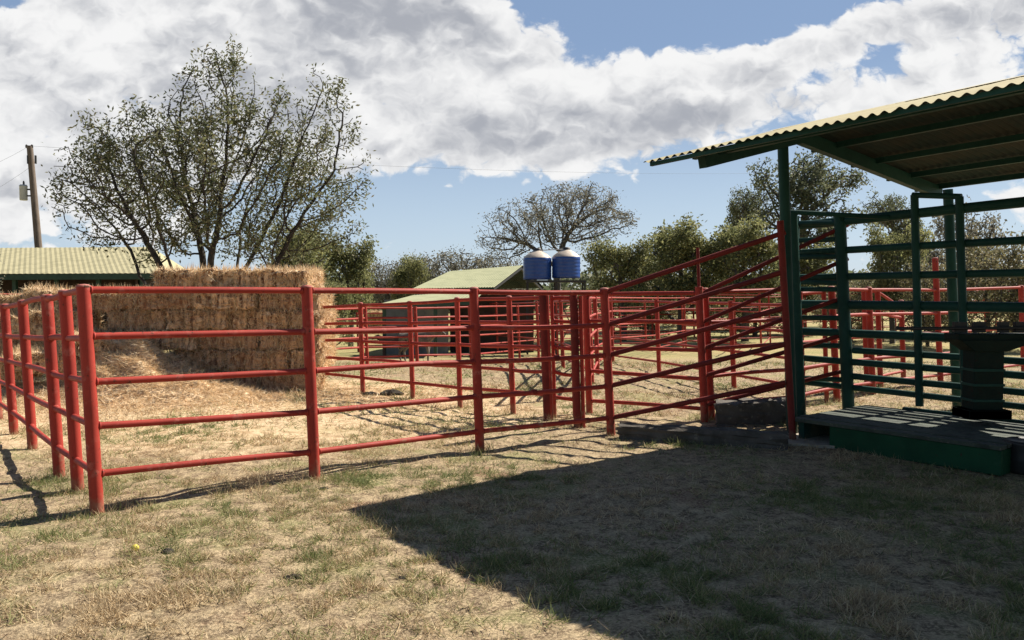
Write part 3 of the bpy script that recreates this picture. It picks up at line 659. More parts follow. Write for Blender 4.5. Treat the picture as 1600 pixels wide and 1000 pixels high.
def hay():
    base = G(440, 612); Y0 = base.y; hh = .305
    xr = PT(498, 600, Y0).x
    rows = ['bottom', 'second', 'third', 'fourth', 'fifth', 'top']
    spans = [(250, 498), (200, 500), (135, 500), (128, 500), (134, 496), (213, 479)]
    L = .915
    for ri, (x0, x1) in enumerate(spans):
        z = gz(xr, Y0) + hh * (ri + .5); xa = PT(x0, 500, Y0).x; xb = PT(x1, 500, Y0).x
        x = xb; k = 0; step = L; first_short = (ri % 2 == 1)
        while x - (.46 if first_short and k == 0 else L) > xa - .28:
            endon = first_short and k == 0
            w = .46 if endon else L; cx = x - w / 2 + random.uniform(-.01, .01)
            yy = Y0 + (.45 if endon else .23) + random.uniform(-.07, .07)
            how = 'end-on ' if endon else ''
            lab = f'{how}straw bale, {ordn[k]} from right in the {rows[ri]} course of the big stack'
            add_bale((cx, yy, z), (R(90) if endon else 0) + random.choice((0, math.pi)) + random.uniform(-.06, .06), lab, HAYG, tilt=(random.uniform(-.04, .04), random.uniform(-.022, .022)))
            x -= w + .008; k += 1
        # bales of the rear half, seen at the open right end of the stack
        if ri != 0:
            add_bale((xb - L / 2 - .03 - .05 * (ri % 2), Y0 + (.98 if first_short else .70) + .25, z), random.uniform(-.03, .03), f'rear straw bale of the {rows[ri]} course, at the right end of the big stack', HAYG)
    # lower, tumbled bales on the left behind the receding fence
    spots = [(95, 468, .1, .12), (28, 478, -.15, -.1), (100, 500, .05, 0), (40, 508, .0, .05), (-20, 512, .1, 0), (105, 535, -.05, 0), (30, 540, .08, 0), (-45, 545, 0, 0), (75, 565, .3, .05), (5, 575, -.3, 0)]
    words = ['tumbled straw bale on top of the low heap, right behind the thick fence posts', 'tilted straw bale on top of the low heap, nearest the left edge', 'straw bale second from the top of the low heap, behind the thick fence posts',
             'straw bale in the middle of the low heap, seen between the two leftmost slim posts', 'straw bale in the upper part of the low heap, at the left edge', 'straw bale low in the heap beside the loose straw mound', 'straw bale low in the heap, seen past the third post from the left',
             'straw bale low in the heap, cut by the left edge', 'turned straw bale lying on the ground in front of the low heap', 'turned straw bale lying on the ground at the left, before the low heap']
    for i, (px, py, rz, tl) in enumerate(spots):
        Y = Y0 + .15 + (.3 if i < 2 else 0); p = PT(px, py, Y)
        if py > 560: p = PT(px, py, Y - .75)
        z = max(p.z, gz(p.x, p.y) + .15)
        add_bale((p.x, p.y, z), rz, words[i], 'straw bales of the low left heap', tilt=(tl * .5, tl))
    for px, py, rz, w in ((150, 540, .5, 'broken straw bale sticking out of the loose straw mound, beside the big stack'), (238, 575, -.4, 'broken straw bale half buried at the foot of the loose straw mound')):
        p = PT(px, py, Y0 - .35); add_bale((p.x, p.y, p.z), rz, w, 'broken straw bales', tilt=(.1, .2))
    far = G(592, 531); add_bale((far.x, far.y, PT(588, 492, far.y).z), .3, 'lone straw bale far behind, on top, beside the green roofed barn', 'far straw bales', sc=1.25)
    add_bale((far.x - .3, far.y + .05, PT(588, 492, far.y).z - .38), .2, 'lone straw bale far behind, underneath, beside the green roofed barn', 'far straw bales', sc=1.25)
    add_bale((far.x - .2, far.y, PT(588, 492, far.y).z - .76), .25, 'lone straw bale far behind, lowest of three, beside the green roofed barn', 'far straw bales', sc=1.25)
    # loose straw mound in front: swept surface + stalks
    c1 = PT(195, 600, Y0 - .55); c2 = PT(285, 600, Y0 - .95)
    def hill(x, y):
        h = .72 * np.exp(-((x - c1.x) / .66) ** 2 - ((y - (Y0 - .25)) / .75) ** 2)
        h += .30 * np.exp(-((x - c2.x) / .9) ** 2 - ((y - (Y0 - .75)) / .7) ** 2)
        h += .22 * np.exp(-((x - PT(20, 500, Y0).x) / 1.2) ** 2 - ((y - (Y0 - .6)) / .6) ** 2)
        h *= 1 + .18 * np.sin(9 * x + 3 * np.sin(5 * y)) * np.sin(8 * y + 1)
        return h
    xs = np.linspace(c1.x - 2.6, c2.x + 2.1, 110); ys = np.linspace(Y0 - 2.3, Y0 + .35, 70); X, Y = np.meshgrid(xs, ys)
    Hm = hill(X, Y); Z = ground_z(X, Y) + Hm - .035 + RNG.normal(0, .012, X.shape) * np.clip(Hm * 8, 0, 1)
    V = np.stack([X, Y, Z], -1).reshape(-1, 3); idx = np.arange(X.size).reshape(X.shape); Fc = np.stack([idx[:-1, :-1], idx[:-1, 1:], idx[1:, 1:], idx[1:, :-1]], -1).reshape(-1, 4)
    mb = MB(); mb.add(V.tolist(), Fc.tolist(), True); 
    N = 42000; x = RNG.normal(c1.x + .5, 1.6, N); y = Y0 - .65 + RNG.normal(0, .75, N); y = np.minimum(y, Y0 + .1)
    z = ground_z(x, y) + np.maximum(hill(x, y) - .03, 0); P = np.stack([x, y, z], 1)
    D = unit(np.stack([RNG.normal(0, 1, N), RNG.normal(0, 1, N), np.abs(RNG.normal(.15, .3, N))], 1)); Wv = unit(np.cross(D, RNG.normal(0, 1, (N, 3))))
    Vs = blades(P, D, Wv, RNG.uniform(.04, .18, N), RNG.uniform(.004, .010, N))
    n = len(mb.v); mb.v += Vs.tolist(); k = len(Vs) // 3; mb.f += [(n + 3 * i, n + 3 * i + 1, n + 3 * i + 2) for i in range(k)]; mb.sm += [False] * k
    nb = len(Fc)
    o = mb.build('loose_straw', M['loose']); o.data.materials.append(M['straw'])
    mi = np.zeros(len(o.data.polygons), np.int32); mi[nb:] = 1; o.data.polygons.foreach_set('material_index', mi)
    tag(o, 'loose golden straw heaped and scattered at the foot of the bale stack', 'straw', kind='stuff')
hay()

# ------------------------------------------------------------------ buildings
def corrug(mb, a, b, c, d, n):
    """ribbed roof quad: a,b along the eave; d,c along the ridge"""
    a, b, c, d = map(Vector, (a, b, c, d)); nrm = (b - a).cross(d - a).normalized()
    up = nrm.z > 0
    if not up: nrm = -nrm
    vs = []; fs = []
    for i in range(n + 1):
        k = i / n; off = nrm * (.016 if i % 2 else 0)
        vs += [a.lerp(b, k) + off, d.lerp(c, k) + off]
    for i in range(n): fs.append((2 * i, 2 * i + 2, 2 * i + 3, 2 * i + 1) if up else (2 * i + 1, 2 * i + 3, 2 * i + 2, 2 * i))
    mb.add(vs, fs)
def left_barn():
    Ye, Yr = 35.0, 40.5
    e0, e1 = PT(-260, 429, Ye), PT(262, 427, Ye); r0, r1 = PT(-220, 389, Yr), PT(236, 386, Yr)
    root = thing('barn', Vector((e0.x, e0.y, -1.05)), 'long low barn with a pale yellow ribbed roof and dark open front', 'barn')
    e1b = PT(296, 424, Yr + 4.5)
    mb = MB(); corrug(mb, e0, e1, r1, r0, 120); mb.build('roof', M['roof_yellow'], root)
    mb = MB(); mb.add([e1, e1b, r1], [(0, 1, 2)]); mb.build('hip_roof', M['roof_yellow'], root)
    MB().prism(e0 + Vector((0, .02, -.26)), e1 - e0, (0, .12, 0), (0, 0, .24)).build('fascia', M['fascia'], root)
    wl = PT(-250, 440, Ye + 2.2); wr = PT(248, 440, Ye + 2.2)
    MB().prism((wl.x, Ye + 2.2, -1.1), (wr.x - wl.x, 0, 0), (0, .2, 0), (0, 0, 3.75)).build('wall', M['wall_dark'], root)
    MB().prism((wr.x - .2, Ye + .3, -1.1), (.2, 0, 0), (0, 1.95, 0), (0, 0, 3.1)).build('wall', M['wall_dark'], root)
    for i in range(9):
        x = wl.x + (wr.x - wl.x) * i / 8; MB().prism((x - .08, Ye + .3, -1.1), (.16, 0, 0), (0, .16, 0), (0, 0, 3.15)).build('post', M['fascia'], root)
    MB().prism((wl.x, Ye + .5, -1.1), (wr.x - wl.x - .25, 0, 0), (0, .15, 0), (0, 0, 1.3)).build('half_wall', M['wall_dark'], root)
left_barn()
def centre_barn():
    Ye, Yr = 31.0, 36.0
    e0, e1 = PT(644, 451, Ye), PT(772, 449, Ye); r0, r1 = PT(702, 424, Yr), PT(817, 414.5, Yr)
    root = thing('barn', Vector((e0.x, e0.y, -1)), 'barn with two stepped pale green roofs, left of the blue tanks', 'barn')
    mb = MB(); corrug(mb, e0, e1, r1, r0, 60); mb.build('roof', M['roof_green'], root)
    # far slope and dark gable with the overhang edge
    bk0 = PT(760, 447, Yr + 5); bk1 = PT(880, 444, Yr + 5)
    bk0, bk1 = r0 + (r0 - e0), r1 + (r1 - e1); bk0.z = e0.z; bk1.z = e1.z; mb = MB(); corrug(mb, r0, r1, bk1, bk0, 60); mb.build('roof', M['roof_green'], root)
    gm = e1.lerp(bk1, .5); MB().bar(e1 + Vector((-.1, .1, -.1)), r1 + Vector((-.1, 0, -.12)), .08, .14).build('rafter', M['dark'], root); MB().bar(r1 + Vector((-.1, 0, -.12)), bk1 + Vector((-.1, 0, -.1)), .08, .14).build('rafter', M['dark'], root)
    MB().prism(e1 + Vector((-1.2, .3, -.25)), bk1 - e1 - Vector((0, .5, 0)), (.1, 0, 0), (0, 0, .18)).build('tie_beam', M['dark'], root)
    MB().prism(e0 + Vector((.1, .03, -.15)), e1 - e0 - Vector((.1, 0, 0)), (0, .1, 0), (0, 0, .13)).build('fascia', M['fascia'], root)
    # lower lean-to roof
    Yl = 28.5; l0, l1 = PT(590, 475.5, Yl), PT(742, 470, Yl); l2, l3 = PT(760, 452, Ye + .3), PT(655, 459, Ye + .3)
    mb = MB(); corrug(mb, l0, l1, l2, l3, 50); mb.build('lean_to_roof', M['roof_green'], root)
    MB().prism(l0 + Vector((.05, .03, -.14)), l1 - l0, (0, .08, 0), (0, 0, .12)).build('fascia', M['fascia'], root)
    x0, x1 = PT(600, 480, Ye + .6).x, PT(835, 480, Ye + .6).x
    MB().prism((x0, Ye + .6, -1.05), (PT(700, 480, Ye + .6).x - x0, 0, 0), (0, .2, 0), (0, 0, 2.2)).build('wall', M['wall_grey'], root)
    MB().prism((PT(700, 480, Ye + .6).x, Ye + 1.6, -1.05), (x1 - PT(700, 480, Ye + .6).x, 0, 0), (0, .2, 0), (0, 0, 2.4)).build('wall', M['wall_dark'], root)
    for px in (600, 640, 680, 735): 
        p = PT(px, 480, Yl + .2); MB().prism((p.x - .06, Yl + .2, -1.05), (.12, 0, 0), (0, .12, 0), (0, 0, PT(px, 474, Yl).z + 1.0)).build('post', M['fascia'], root)
    for px in (770, 812, 842, 868):
        p = PT(px, 452, Ye + 2.5); MB().prism((p.x - .07, Ye + 2.5, -1.05), (.14, 0, 0), (0, .14, 0), (0, 0, p.z + 1.05)).build('post', M['fascia'], root)
centre_barn()
def tanks():
    Y = 31.5; s = Y / F
    for i, (cx, yb, yt, lab) in enumerate(((839.5, 437, 403, 'left of the two blue water tanks with dusty white cone tops, on the tower'), (884.5, 434.5, 401.5, 'right of the two blue water tanks with dusty white cone tops, on the tower'))):
        z0 = PT(cx, yb, Y).z; z1 = PT(cx, yt, Y).z; x = PT(cx, yb, Y).x; r = 22 * s; h = z1 - z0
        root = thing('water_tank', (x, Y, z0), lab, 'water tank', 'blue water tanks')
        prof = [(0, 0), (r * .97, 0), (r, .03)]
        for k in range(1, 6): prof += [(r, h * k / 6 - .025), (r * .985, h * k / 6), (r, h * k / 6 + .025)]
        prof += [(r, h - .02), (r * .97, h)]
        MB().lathe((x, Y, z0), prof, 32).build('body', M['tank'], root)
        MB().lathe((x, Y, z0 + h), [(r * .98, 0), (r * .9, .06), (r * .62, .18), (r * .36, .26), (r * .30, .28)], 32).build('cone_top', M['tanktop'], root)
        MB().lathe((x, Y, z0 + h + .27), [(r * .30, 0), (r * .30, .07), (r * .22, .11), (0, .12)], 20).build('lid', M['dark'], root)
    a, b = PT(845, 392, Y), PT(890, 390, Y); o = MB().tube([a - Vector((0, .1, .12)), a - Vector((0, .1, -.02)), b - Vector((0, .1, -.02)), b - Vector((0, .1, .12))], .018, 8).build('water_pipe', M['can']); tag(o, 'thin grey pipe joining the tops of the two blue tanks', 'pipe')
    zt = PT(860, 437.5, Y).z
    root = thing('tank_stand', (PT(865, 450, Y).x, Y, -1.0), 'dark iron lattice stand carrying the two blue tanks', 'tank stand')
    xa, xb = PT(822, 437, Y).x, PT(914, 437, Y).x
    MB().prism((xa, Y - .62, zt - .10), (xb - xa, 0, 0), (0, 1.24, 0), (0, 0, .085)).build('platform', M['dark'], root)
    for x in (xa + .05, (xa + xb) / 2, xb - .05):
        for y in (Y - .55, Y + .55): MB().bar((x, y, -1.05), (x, y, zt - .1), .07, .07, (0, 1, 0)).build('leg', M['dark'], root)
    zz = zt - .55
    for y in (Y - .55, Y + .55): MB().bar((xa, y, zz), (xb, y, zz), .05, .05).build('cross_beam', M['dark'], root)
    xm = (xa + xb) / 2
    for p, q in (((xa + .05, zz), (xm, -.9)), ((xm, zz), (xa + .05, -.9)), ((xm, zz), (xb - .05, -.9)), ((xb - .05, zz), (xm, -.9))):
        MB().bar((p[0], Y - .55, p[1]), (q[0], Y - .55, q[1]), .04, .04, (0, 1, 0)).build('brace', M['dark'], root)
tanks()
def utility_pole():
    Y = 44.0; b = PT(66, 478, Y); t = PT(46.5, 228, Y); b.z = -1.2
    bx = PT(60, 385, Y); d = (t - bx).normalized(); b = bx - d * ((bx.z + 1.2) / d.z)
    root = thing('utility_pole', b, 'leaning wooden utility pole with a grey transformer can, behind the yellow roofed barn', 'utility pole')
    MB().tube([b, bx, t], [.22, .19, .155], 14).build('pole', M['polewood'], root)
    c = PT(37, 313, Y - .1); s = Y / F
    MB().lathe((c.x, c.y, c.z), [(0, 0), (5 * s, 0), (5.6 * s, .03), (5.6 * s, 21 * s), (6.2 * s, 22 * s), (4.5 * s, 24 * s), (0, 24.5 * s)], 20).build('transformer', M['can'], root)
    MB().lathe((c.x + .02, c.y, c.z + 24 * s), [(.05, 0), (.05, .12), (.03, .2), (0, .22)], 10).build('bushing', M['dark'], root)
    for y in (296, 306):
        MB().bar(PT(41, y, Y - .1), PT(53, y, Y), .05, .08).build('bracket', M['dark'], root)
    for px, py in ((41.5, 226), (50, 226)):
        p = PT(px, py + 4, Y); MB().lathe((p.x, p.y, p.z - .05), [(.03, 0), (.07, .05), (.05, .12), (.07, .15), (.02, .2)], 10).build('insulator', M['dark'], root)
    for px in (43, 55): 
        p = PT(px, 247, Y - .16); MB().prism((p.x - .04, p.y, p.z - .3), (.08, 0, 0), (0, .08, 0), (0, 0, .45)).build('bracket', M['dark'], root)
    def wire(a, b_, sag, label):
        pts = [a.lerp(b_, k / 24) - Vector((0, 0, sag * 4 * (k / 24) * (1 - k / 24))) for k in range(25)]
        o = MB().tube(pts, .006, 5, False).build('power_line', M['wire']); tag(o, label, 'power line', 'overhead wires')
    wire(PT(46, 228, Y), PT(-400, 330, 25), .8, 'thin overhead wire from the pole top down to the left')
    wire(PT(46, 262, Y), PT(-300, 420, 30), .5, 'lower thin overhead wire from the utility pole down to the left')
    wire(PT(47, 228, Y), PT(1700, 232, 120), 2.5, 'thin overhead wire from the pole top towards the right')
utility_pole()

# ------------------------------------------------------------------ trees
def grow(A, roots, step, infl, kill, iters, rg, tropism=(0, 0, .05)):
    nodes = [np.array(r[:3], float) for r in roots]; par = [-1] + [(int(r[3]) if len(r) > 3 else i) for i, r in enumerate(roots[1:])]
    A = A.copy(); N = np.array(nodes); alive = np.ones(len(A), bool)
    dist = np.full(len(A), 1e9); near = np.zeros(len(A), int)
    def upd(new_idx):
        nonlocal dist, near
        for i in new_idx:
            d = np.linalg.norm(A - nodes[i], axis=1); m = d < dist; dist[m] = d[m]; near[m] = i
    upd(range(len(nodes)))
    trop = np.array(tropism)
    for it in range(iters):
        m = alive & (dist < infl)
        if not m.any(): 
            m = alive.copy()
            if not m.any(): break
        new = []
        ids = near[m]; dirs = unit(A[m] - np.array(nodes)[ids])
        for i in np.unique(ids):
            v = dirs[ids == i].mean(0) + trop + rg.normal(0, .10, 3); nv = np.linalg.norm(v)
            if nv < 1e-3: continue
            p = nodes[i] + v / nv * step
            nodes.append(p); par.append(int(i)); new.append(len(nodes) - 1)
        if not new: break
        upd(new); alive &= dist > kill
        if len(nodes) > 6000: break
    return np.array(nodes), np.array(par)
def skeleton_mesh(N, Pp, tip, expo=2.3, sides=5, rmax=None):
    n = len(N); r = np.zeros(n); kids = np.zeros(n, int)
    for i in range(n - 1, 0, -1):
        if kids[i] == 0: r[i] = tip ** expo
        r[Pp[i]] += r[i]; kids[Pp[i]] += 1
    r = r ** (1 / expo)
    if rmax: r = r * min(1, rmax / r[0]) if r[0] > rmax else r
    r = np.maximum(r, tip * .8)
    vs = []; fs = []
    ang = np.arange(sides) * 2 * math.pi / sides
    for i in range(1, n):
        a, b = N[Pp[i]], N[i]; d = b - a; L = np.linalg.norm(d)
        if L < 1e-5: continue
        d /= L; ref = np.array([0, 0, 1.]) if abs(d[2]) < .95 else np.array([1., 0, 0]); x = np.cross(d, ref); x /= np.linalg.norm(x); y = np.cross(d, x)
        ring = np.cos(ang)[:, None] * x + np.sin(ang)[:, None] * y; ra = min(r[Pp[i]], r[i] * 1.25); k = len(vs)
        vs += (a - d * ra * .3 + ring * ra).tolist(); vs += (b + ring * r[i]).tolist()
        for j in range(sides): j2 = (j + 1) % sides; fs.append((k + j, k + j2, k + sides + j2, k + sides + j))
    return vs, fs, r, kids
def leaf_quads(P, rg, L, wd, wind=(0, 0, 0), spread=1.0):
    n = len(P); D = unit(rg.normal(0, 1, (n, 3)) * spread + np.array(wind)); Wv = unit(np.cross(D, rg.normal(0, 1, (n, 3))))
    l = (L * rg.uniform(.6, 1.3, n))[:, None]; w = (wd * rg.uniform(.6, 1.3, n))[:, None]
    a = P; b = P + D * l * .5 + Wv * w; c = P + D * l; d = P + D * l * .5 - Wv * w
    return np.stack([a, b, c, d], 1).reshape(-1, 4 * 3).reshape(-1, 3)
def ell_points(rg, ells, n):
    out = []; tot = sum(e[6] for e in ells)
    for cx, cy, cz, rx, ry, rz, wt in ells:
        k = int(n * wt / tot); v = unit(rg.normal(0, 1, (k, 3))) * (rg.uniform(0, 1, (k, 1)) ** .45); out.append(v * [rx, ry, rz] + [cx, cy, cz])
    return np.concatenate(out)
def make_tree(name, label, cat, loc, A, roots, step, kill, leafm, nleaf, L, wd, tip, bark, rg, wind=(0, 0, 0), infl=3.0, rmax=.2, rim=.10, leafrad=1.6, group=None, trop=(0, 0, .05), iters=110, sides=5):
    N, Pp = grow(A, roots, step, infl, kill, iters, rg, trop)
    vs, fs, r, kids = skeleton_mesh(N, Pp, tip, sides=sides, rmax=rmax)
    root = thing(name, loc, label, cat, group)
    me = bpy.data.meshes.new('trunk'); me.from_pydata(vs, [], fs); me.polygons.foreach_set('use_smooth', [True] * len(fs)); me.materials.append(M[bark]); t = bpy.data.objects.new('trunk', me); COL.objects.link(t); t.parent = root
    thin = np.where(r < tip * leafrad * 1.0)[0]; thin = thin[N[thin][:, 2] > .2]
    cellw = rg.gamma(.65, 1.0, 4096); cl_ = (np.floor(N[thin] / (step * 3.2)).astype(int) @ np.array([73, 179, 283])) % 4096; pw = cellw[cl_] + .12; pick = rg.choice(thin, nleaf, p=pw / pw.sum()); clump = rg.normal(0, rim, (len(N), 3)); P = N[pick] + clump[pick] * .5 + rg.normal(0, rim, (nleaf, 3))
    V = leaf_quads(P, rg, L, wd, wind)
    c = np_mesh('crown', V, 4, M[leafm], root)
    ORIG_CHILDREN[root.name] = [t, c]
    return root

def main_tree():
    rg = np.random.default_rng(21); Y = 16.0; s = Y / F; b = PT(322, 560, Y); bz = gz(b.x, Y)
    def e(px, py, rx, ry, rd, w): p = PT(px, py, Y); return (p.x - b.x, 0, p.z - bz, rx * s, rd, ry * s, w)
    A = ell_points(rg, [e(310, 290, 175, 110, 2.1, 10), e(180, 290, 90, 75, 1.6, 3), e(340, 175, 70, 70, 1.2, 2.2), e(342, 105, 38, 32, .6, .55), e(465, 230, 85, 85, 1.3, 2.6), e(520, 150, 26, 40, .4, .4), e(490, 320, 68, 50, 1.3, 1.7),
                        e(105, 325, 30, 25, .5, .35), e(133, 210, 14, 40, .3, .25), e(230, 380, 90, 30, 1.2, .8), e(430, 385, 90, 35, 1.2, .9), e(240, 215, 60, 50, 1.2, 1.6), e(548, 300, 22, 25, .4, .2)] + [e(px, py, 7, 34, .15, .16) for px, py in ((212, 195), (262, 165), (298, 150), (398, 140), (436, 150), (158, 225), (548, 205), (566, 262), (488, 125), (365, 85), (318, 95), (283, 120))] + [e(px, py, 30, 8, .2, .14) for px, py in ((98, 318), (120, 362), (552, 298), (548, 350), (535, 190), (540, 385), (110, 270))], 2600)
    A = A[A[:, 2] > .9]
    roots = [(0, 0, -.1), (0, 0, .3, 0)]
    for k, (dx, dy, dz) in enumerate(((-.75, .1, 1.25), (-.42, -.25, 1.7), (-.10, .2, 1.9), (.12, -.15, 1.9), (.40, .2, 1.6), (.75, -.1, 1.35), (.2, .55, 1.5), (-.2, -.5, 1.5))):
        p = 1
        for q in (.35, .7, 1.0, 1.3):
            roots.append((dx * q ** 1.25 * 1.1 + rg.normal(0, .02), dy * q, .3 + (dz - .1) * q * .8, p)); p = len(roots) - 1
    make_tree('leafy_tree', 'wide multi-stemmed tree with sparse windblown leaves, behind the hay stack', 'tree', (b.x, Y, bz), A, roots, .15, .165, 'leaf_main', 29000, .092, .0165, .0070, 'bark', rg,
              wind=(.55, 0, .12), infl=4.0, rmax=.27, rim=.10, leafrad=2.3, iters=90, sides=6)
main_tree()
# background tree kinds: built once around the origin, then copied
rgb = np.random.default_rng(5)
def proto(kind, label, px, top, wpx, Y, seed):
    rg = np.random.default_rng(seed); base = PT(px, 480, Y); z0 = gz(base.x, Y); Hh = PT(px, top, Y).z - z0; Wd = wpx * Y / F
    rx = Wd / 2
    if kind == 'umbrella':
        A = ell_points(rg, [(0, 0, Hh * .72, rx, rx * .8, Hh * .17, 6), (rx * .25, 0, Hh * .86, rx * .6, rx * .6, Hh * .12, 3), (-rx * .65, 0, Hh * .58, rx * .35, rx * .4, Hh * .14, 1.6), (rx * .6, 0, Hh * .72, rx * .4, rx * .4, Hh * .14, 1.5)], 1500)
        return make_tree('umbrella_tree', label, 'tree', (base.x, Y, z0), A, [(0, 0, -.1), (0, 0, Hh * .1), (.05, 0, Hh * .2), (.1, 0, Hh * .3)], Hh * .027, Hh * .027, 'leaf_dry', 9500, .15, .030, .016, 'bark_far', rg, wind=(1.0, 0, .15), infl=9, rmax=.22, rim=.17, leafrad=2.0)
    if kind == 'dense':
        ells = []
        for _ in range(19):
            a = rg.uniform(0, 6.28); q = rg.uniform(.10, .82); zc = rg.uniform(.20, .86); q *= 1.2 - .55 * zc; ells.append((math.cos(a) * q * rx, math.sin(a) * q * rx, Hh * zc, rx * rg.uniform(.16, .34), rx * rg.uniform(.16, .34), Hh * rg.uniform(.07, .17), 1))
        A = ell_points(rg, ells, 800)
        return make_tree('bushy_tree', label, 'tree', (base.x, Y, z0), A, [(0, 0, -.1), (0, 0, Hh * .12), (.05, 0, Hh * .22)], Hh * .05, Hh * .05, 'leaf_olive', 13500, .15, .042, .020, 'bark_far', rg, infl=9, rmax=.25, rim=.17, leafrad=2.3, wind=(.2, 0, .1))
    if kind == 'tall':
        ells = []
        for _ in range(13):
            a = rg.uniform(0, 6.28); q = rg.uniform(.1, .68); zc = rg.uniform(.42, .86); q *= 1.25 - zc * .6
            ells.append((math.cos(a) * q * rx, math.sin(a) * q * rx, Hh * zc, rx * rg.uniform(.22, .36), rx * rg.uniform(.22, .36), Hh * rg.uniform(.07, .13), 1))
        A = ell_points(rg, ells, 900)
        return make_tree('tall_tree', label, 'tree', (base.x, Y, z0), A, [(0, 0, -.1), (0, 0, Hh * .1), (.05, 0, Hh * .2), (0, 0, Hh * .3)], Hh * .032, Hh * .032, 'leaf_dark', 10500, .22, .065, .034, 'bark_far', rg, infl=12, rmax=.35, rim=.22, leafrad=2.0, wind=(.3, 0, .1))
    if kind == 'sparse':
        A = ell_points(rg, [(0, 0, Hh * .62, rx * .8, rx * .8, Hh * .30, 4), (rx * .4, 0, Hh * .55, rx * .55, rx * .5, Hh * .3, 2), (-rx * .4, 0, Hh * .5, rx * .55, rx * .5, Hh * .3, 2)], 900)
        return make_tree('dry_tree', label, 'tree', (base.x, Y, z0), A, [(0, 0, -.1), (0, 0, Hh * .08), (.05, 0, Hh * .16)], Hh * .04, Hh * .04, 'leaf_dry', 6500, .15, .045, .020, 'bark_far', rg, wind=(.4, 0, .1), infl=9, rmax=.2, rim=.18, leafrad=2.2)
    if kind == 'scrub':
        A = ell_points(rg, [(0, 0, Hh * .5, rx, rx * .7, Hh * .38, 4), (rx * .5, 0, Hh * .45, rx * .5, rx * .6, Hh * .45, 2), (-rx * .4, .2, Hh * .4, rx * .5, rx * .5, Hh * .4, 2)], 1000)
        return make_tree('dry_shrub', label, 'shrub', (base.x, Y, z0), A, [(0, 0, -.1), (0, 0, Hh * .06)], Hh * .045, Hh * .045, 'leaf_brown', 11000, .13, .04, .016, 'bark_far', rg, wind=(.3, 0, .3), infl=9, rmax=.12, rim=.20, leafrad=2.6, iters=70)
PROT = {}
def put(kind, label, px, top, wpx, Y, rz=None, group=None):
    if kind not in PROT:
        o = proto(kind, label, px, top, wpx, Y, {'umbrella': 3, 'dense': 4, 'tall': 6, 'sparse': 8, 'scrub': 9}[kind]); base = o.location
        PROT[kind] = (o, PT(px, top, Y).z - base.z, wpx * Y / F)
        if group: o['group'] = group
        return o
    o, H0, W0 = PROT[kind]; b = PT(px, 480, Y); z0 = gz(b.x, Y); sh = (PT(px, top, Y).z - z0) / H0; sw = (wpx * Y / F) / W0
    return copy_thing(o, (b.x, Y, z0), rgb.uniform(0, 6.28) if rz is None else rz, (sw, sw, sh), label, group)
TG = 'trees beyond the pens'
put('umbrella', 'wide umbrella-shaped thin leaved tree right behind the blue tanks', 868, 278, 250, 46, group=TG)
put('dense', 'olive green bushy tree just right of the blue tanks', 975, 372, 150, 40, group=TG)
put('dense', 'broad olive tree behind the lower end of the ramp rails', 1065, 345, 190, 42, group=TG)
put('dense', 'bushy green tree behind the upper ramp rails, beside the shed post', 1165, 343, 190, 40, group=TG)
put('dense', 'small bushy green tree seen through the top of the green cage', 1395, 352, 130, 38, group=TG)
put('dense', 'pale olive tree peeking above the right half of the big straw stack', 470, 352, 170, 34, group=TG)
put('dense', 'olive tree just right of the big straw stack', 548, 372, 130, 36, group=TG)
put('dense', 'small rounded green tree beside the left end of the green roof', 640, 400, 90, 44, group=TG)
put('dense', 'low green bushy tree right beside the right end of the straw stack', 520, 440, 90, 30, group=TG)
put('dense', 'low olive tree filling the gap behind the shed post', 1255, 380, 150, 46, group=TG)
put('dense', 'wide low olive tree closing the gap between the tanks and the ramp trees', 1010, 392, 170, 50, group=TG)
put('dense', 'wide low olive tree between the two bushy trees behind the ramp', 1112, 372, 160, 52, group=TG)
put('tall', 'tall dark green tree rising behind the shed corner post', 1245, 218, 270, 56, group=TG)
put('tall', 'shorter dark green tree left of the tall one, behind the ramp', 1165, 278, 140, 60, group=TG)
put('tall', 'loose leaved green tree below the shed rafter, right of the tall one', 1395, 288, 170, 58, group=TG)
put('sparse', 'grey leafless-looking tree left of the umbrella tree, above the green roof', 715, 378, 130, 52, group=TG)
put('sparse', 'grey twiggy tree over the left end of the green roof', 655, 388, 120, 56, group=TG)
put('sparse', 'small grey twiggy tree between the olive tree and the green roof', 600, 398, 100, 54, group=TG)
put('sparse', 'grey twiggy tree directly above the green roof ridge, beside the tanks', 775, 385, 110, 54, group=TG)
put('sparse', 'thin dry tree beyond the green cage with bare twigs', 1500, 300, 150, 44, group=TG)
put('sparse', 'dry tree hanging in at the left edge before the yellow roofed barn', -75, 345, 170, 27, group=TG)
SG = 'dry shrubs behind the green cage'
put('scrub', 'brown dry shrub behind the right part of the green cage', 1545, 345, 190, 34, group=SG)
put('scrub', 'brown dry shrub at the right edge behind the green cage', 1680, 345, 200, 33, group=SG)
put('scrub', 'low brown shrub behind the middle of the green cage', 1450, 392, 140, 36, group=SG)
put('scrub', 'low brown shrub left of the cage corner post', 1330, 410, 140, 40, group=SG)
put('scrub', 'low shrub behind the ramp far side', 1180, 425, 180, 44, group='low shrubs along the far fence')
put('scrub', 'low shrub under the olive trees right of the tanks', 1020, 428, 200, 46, group='low shrubs along the far fence')
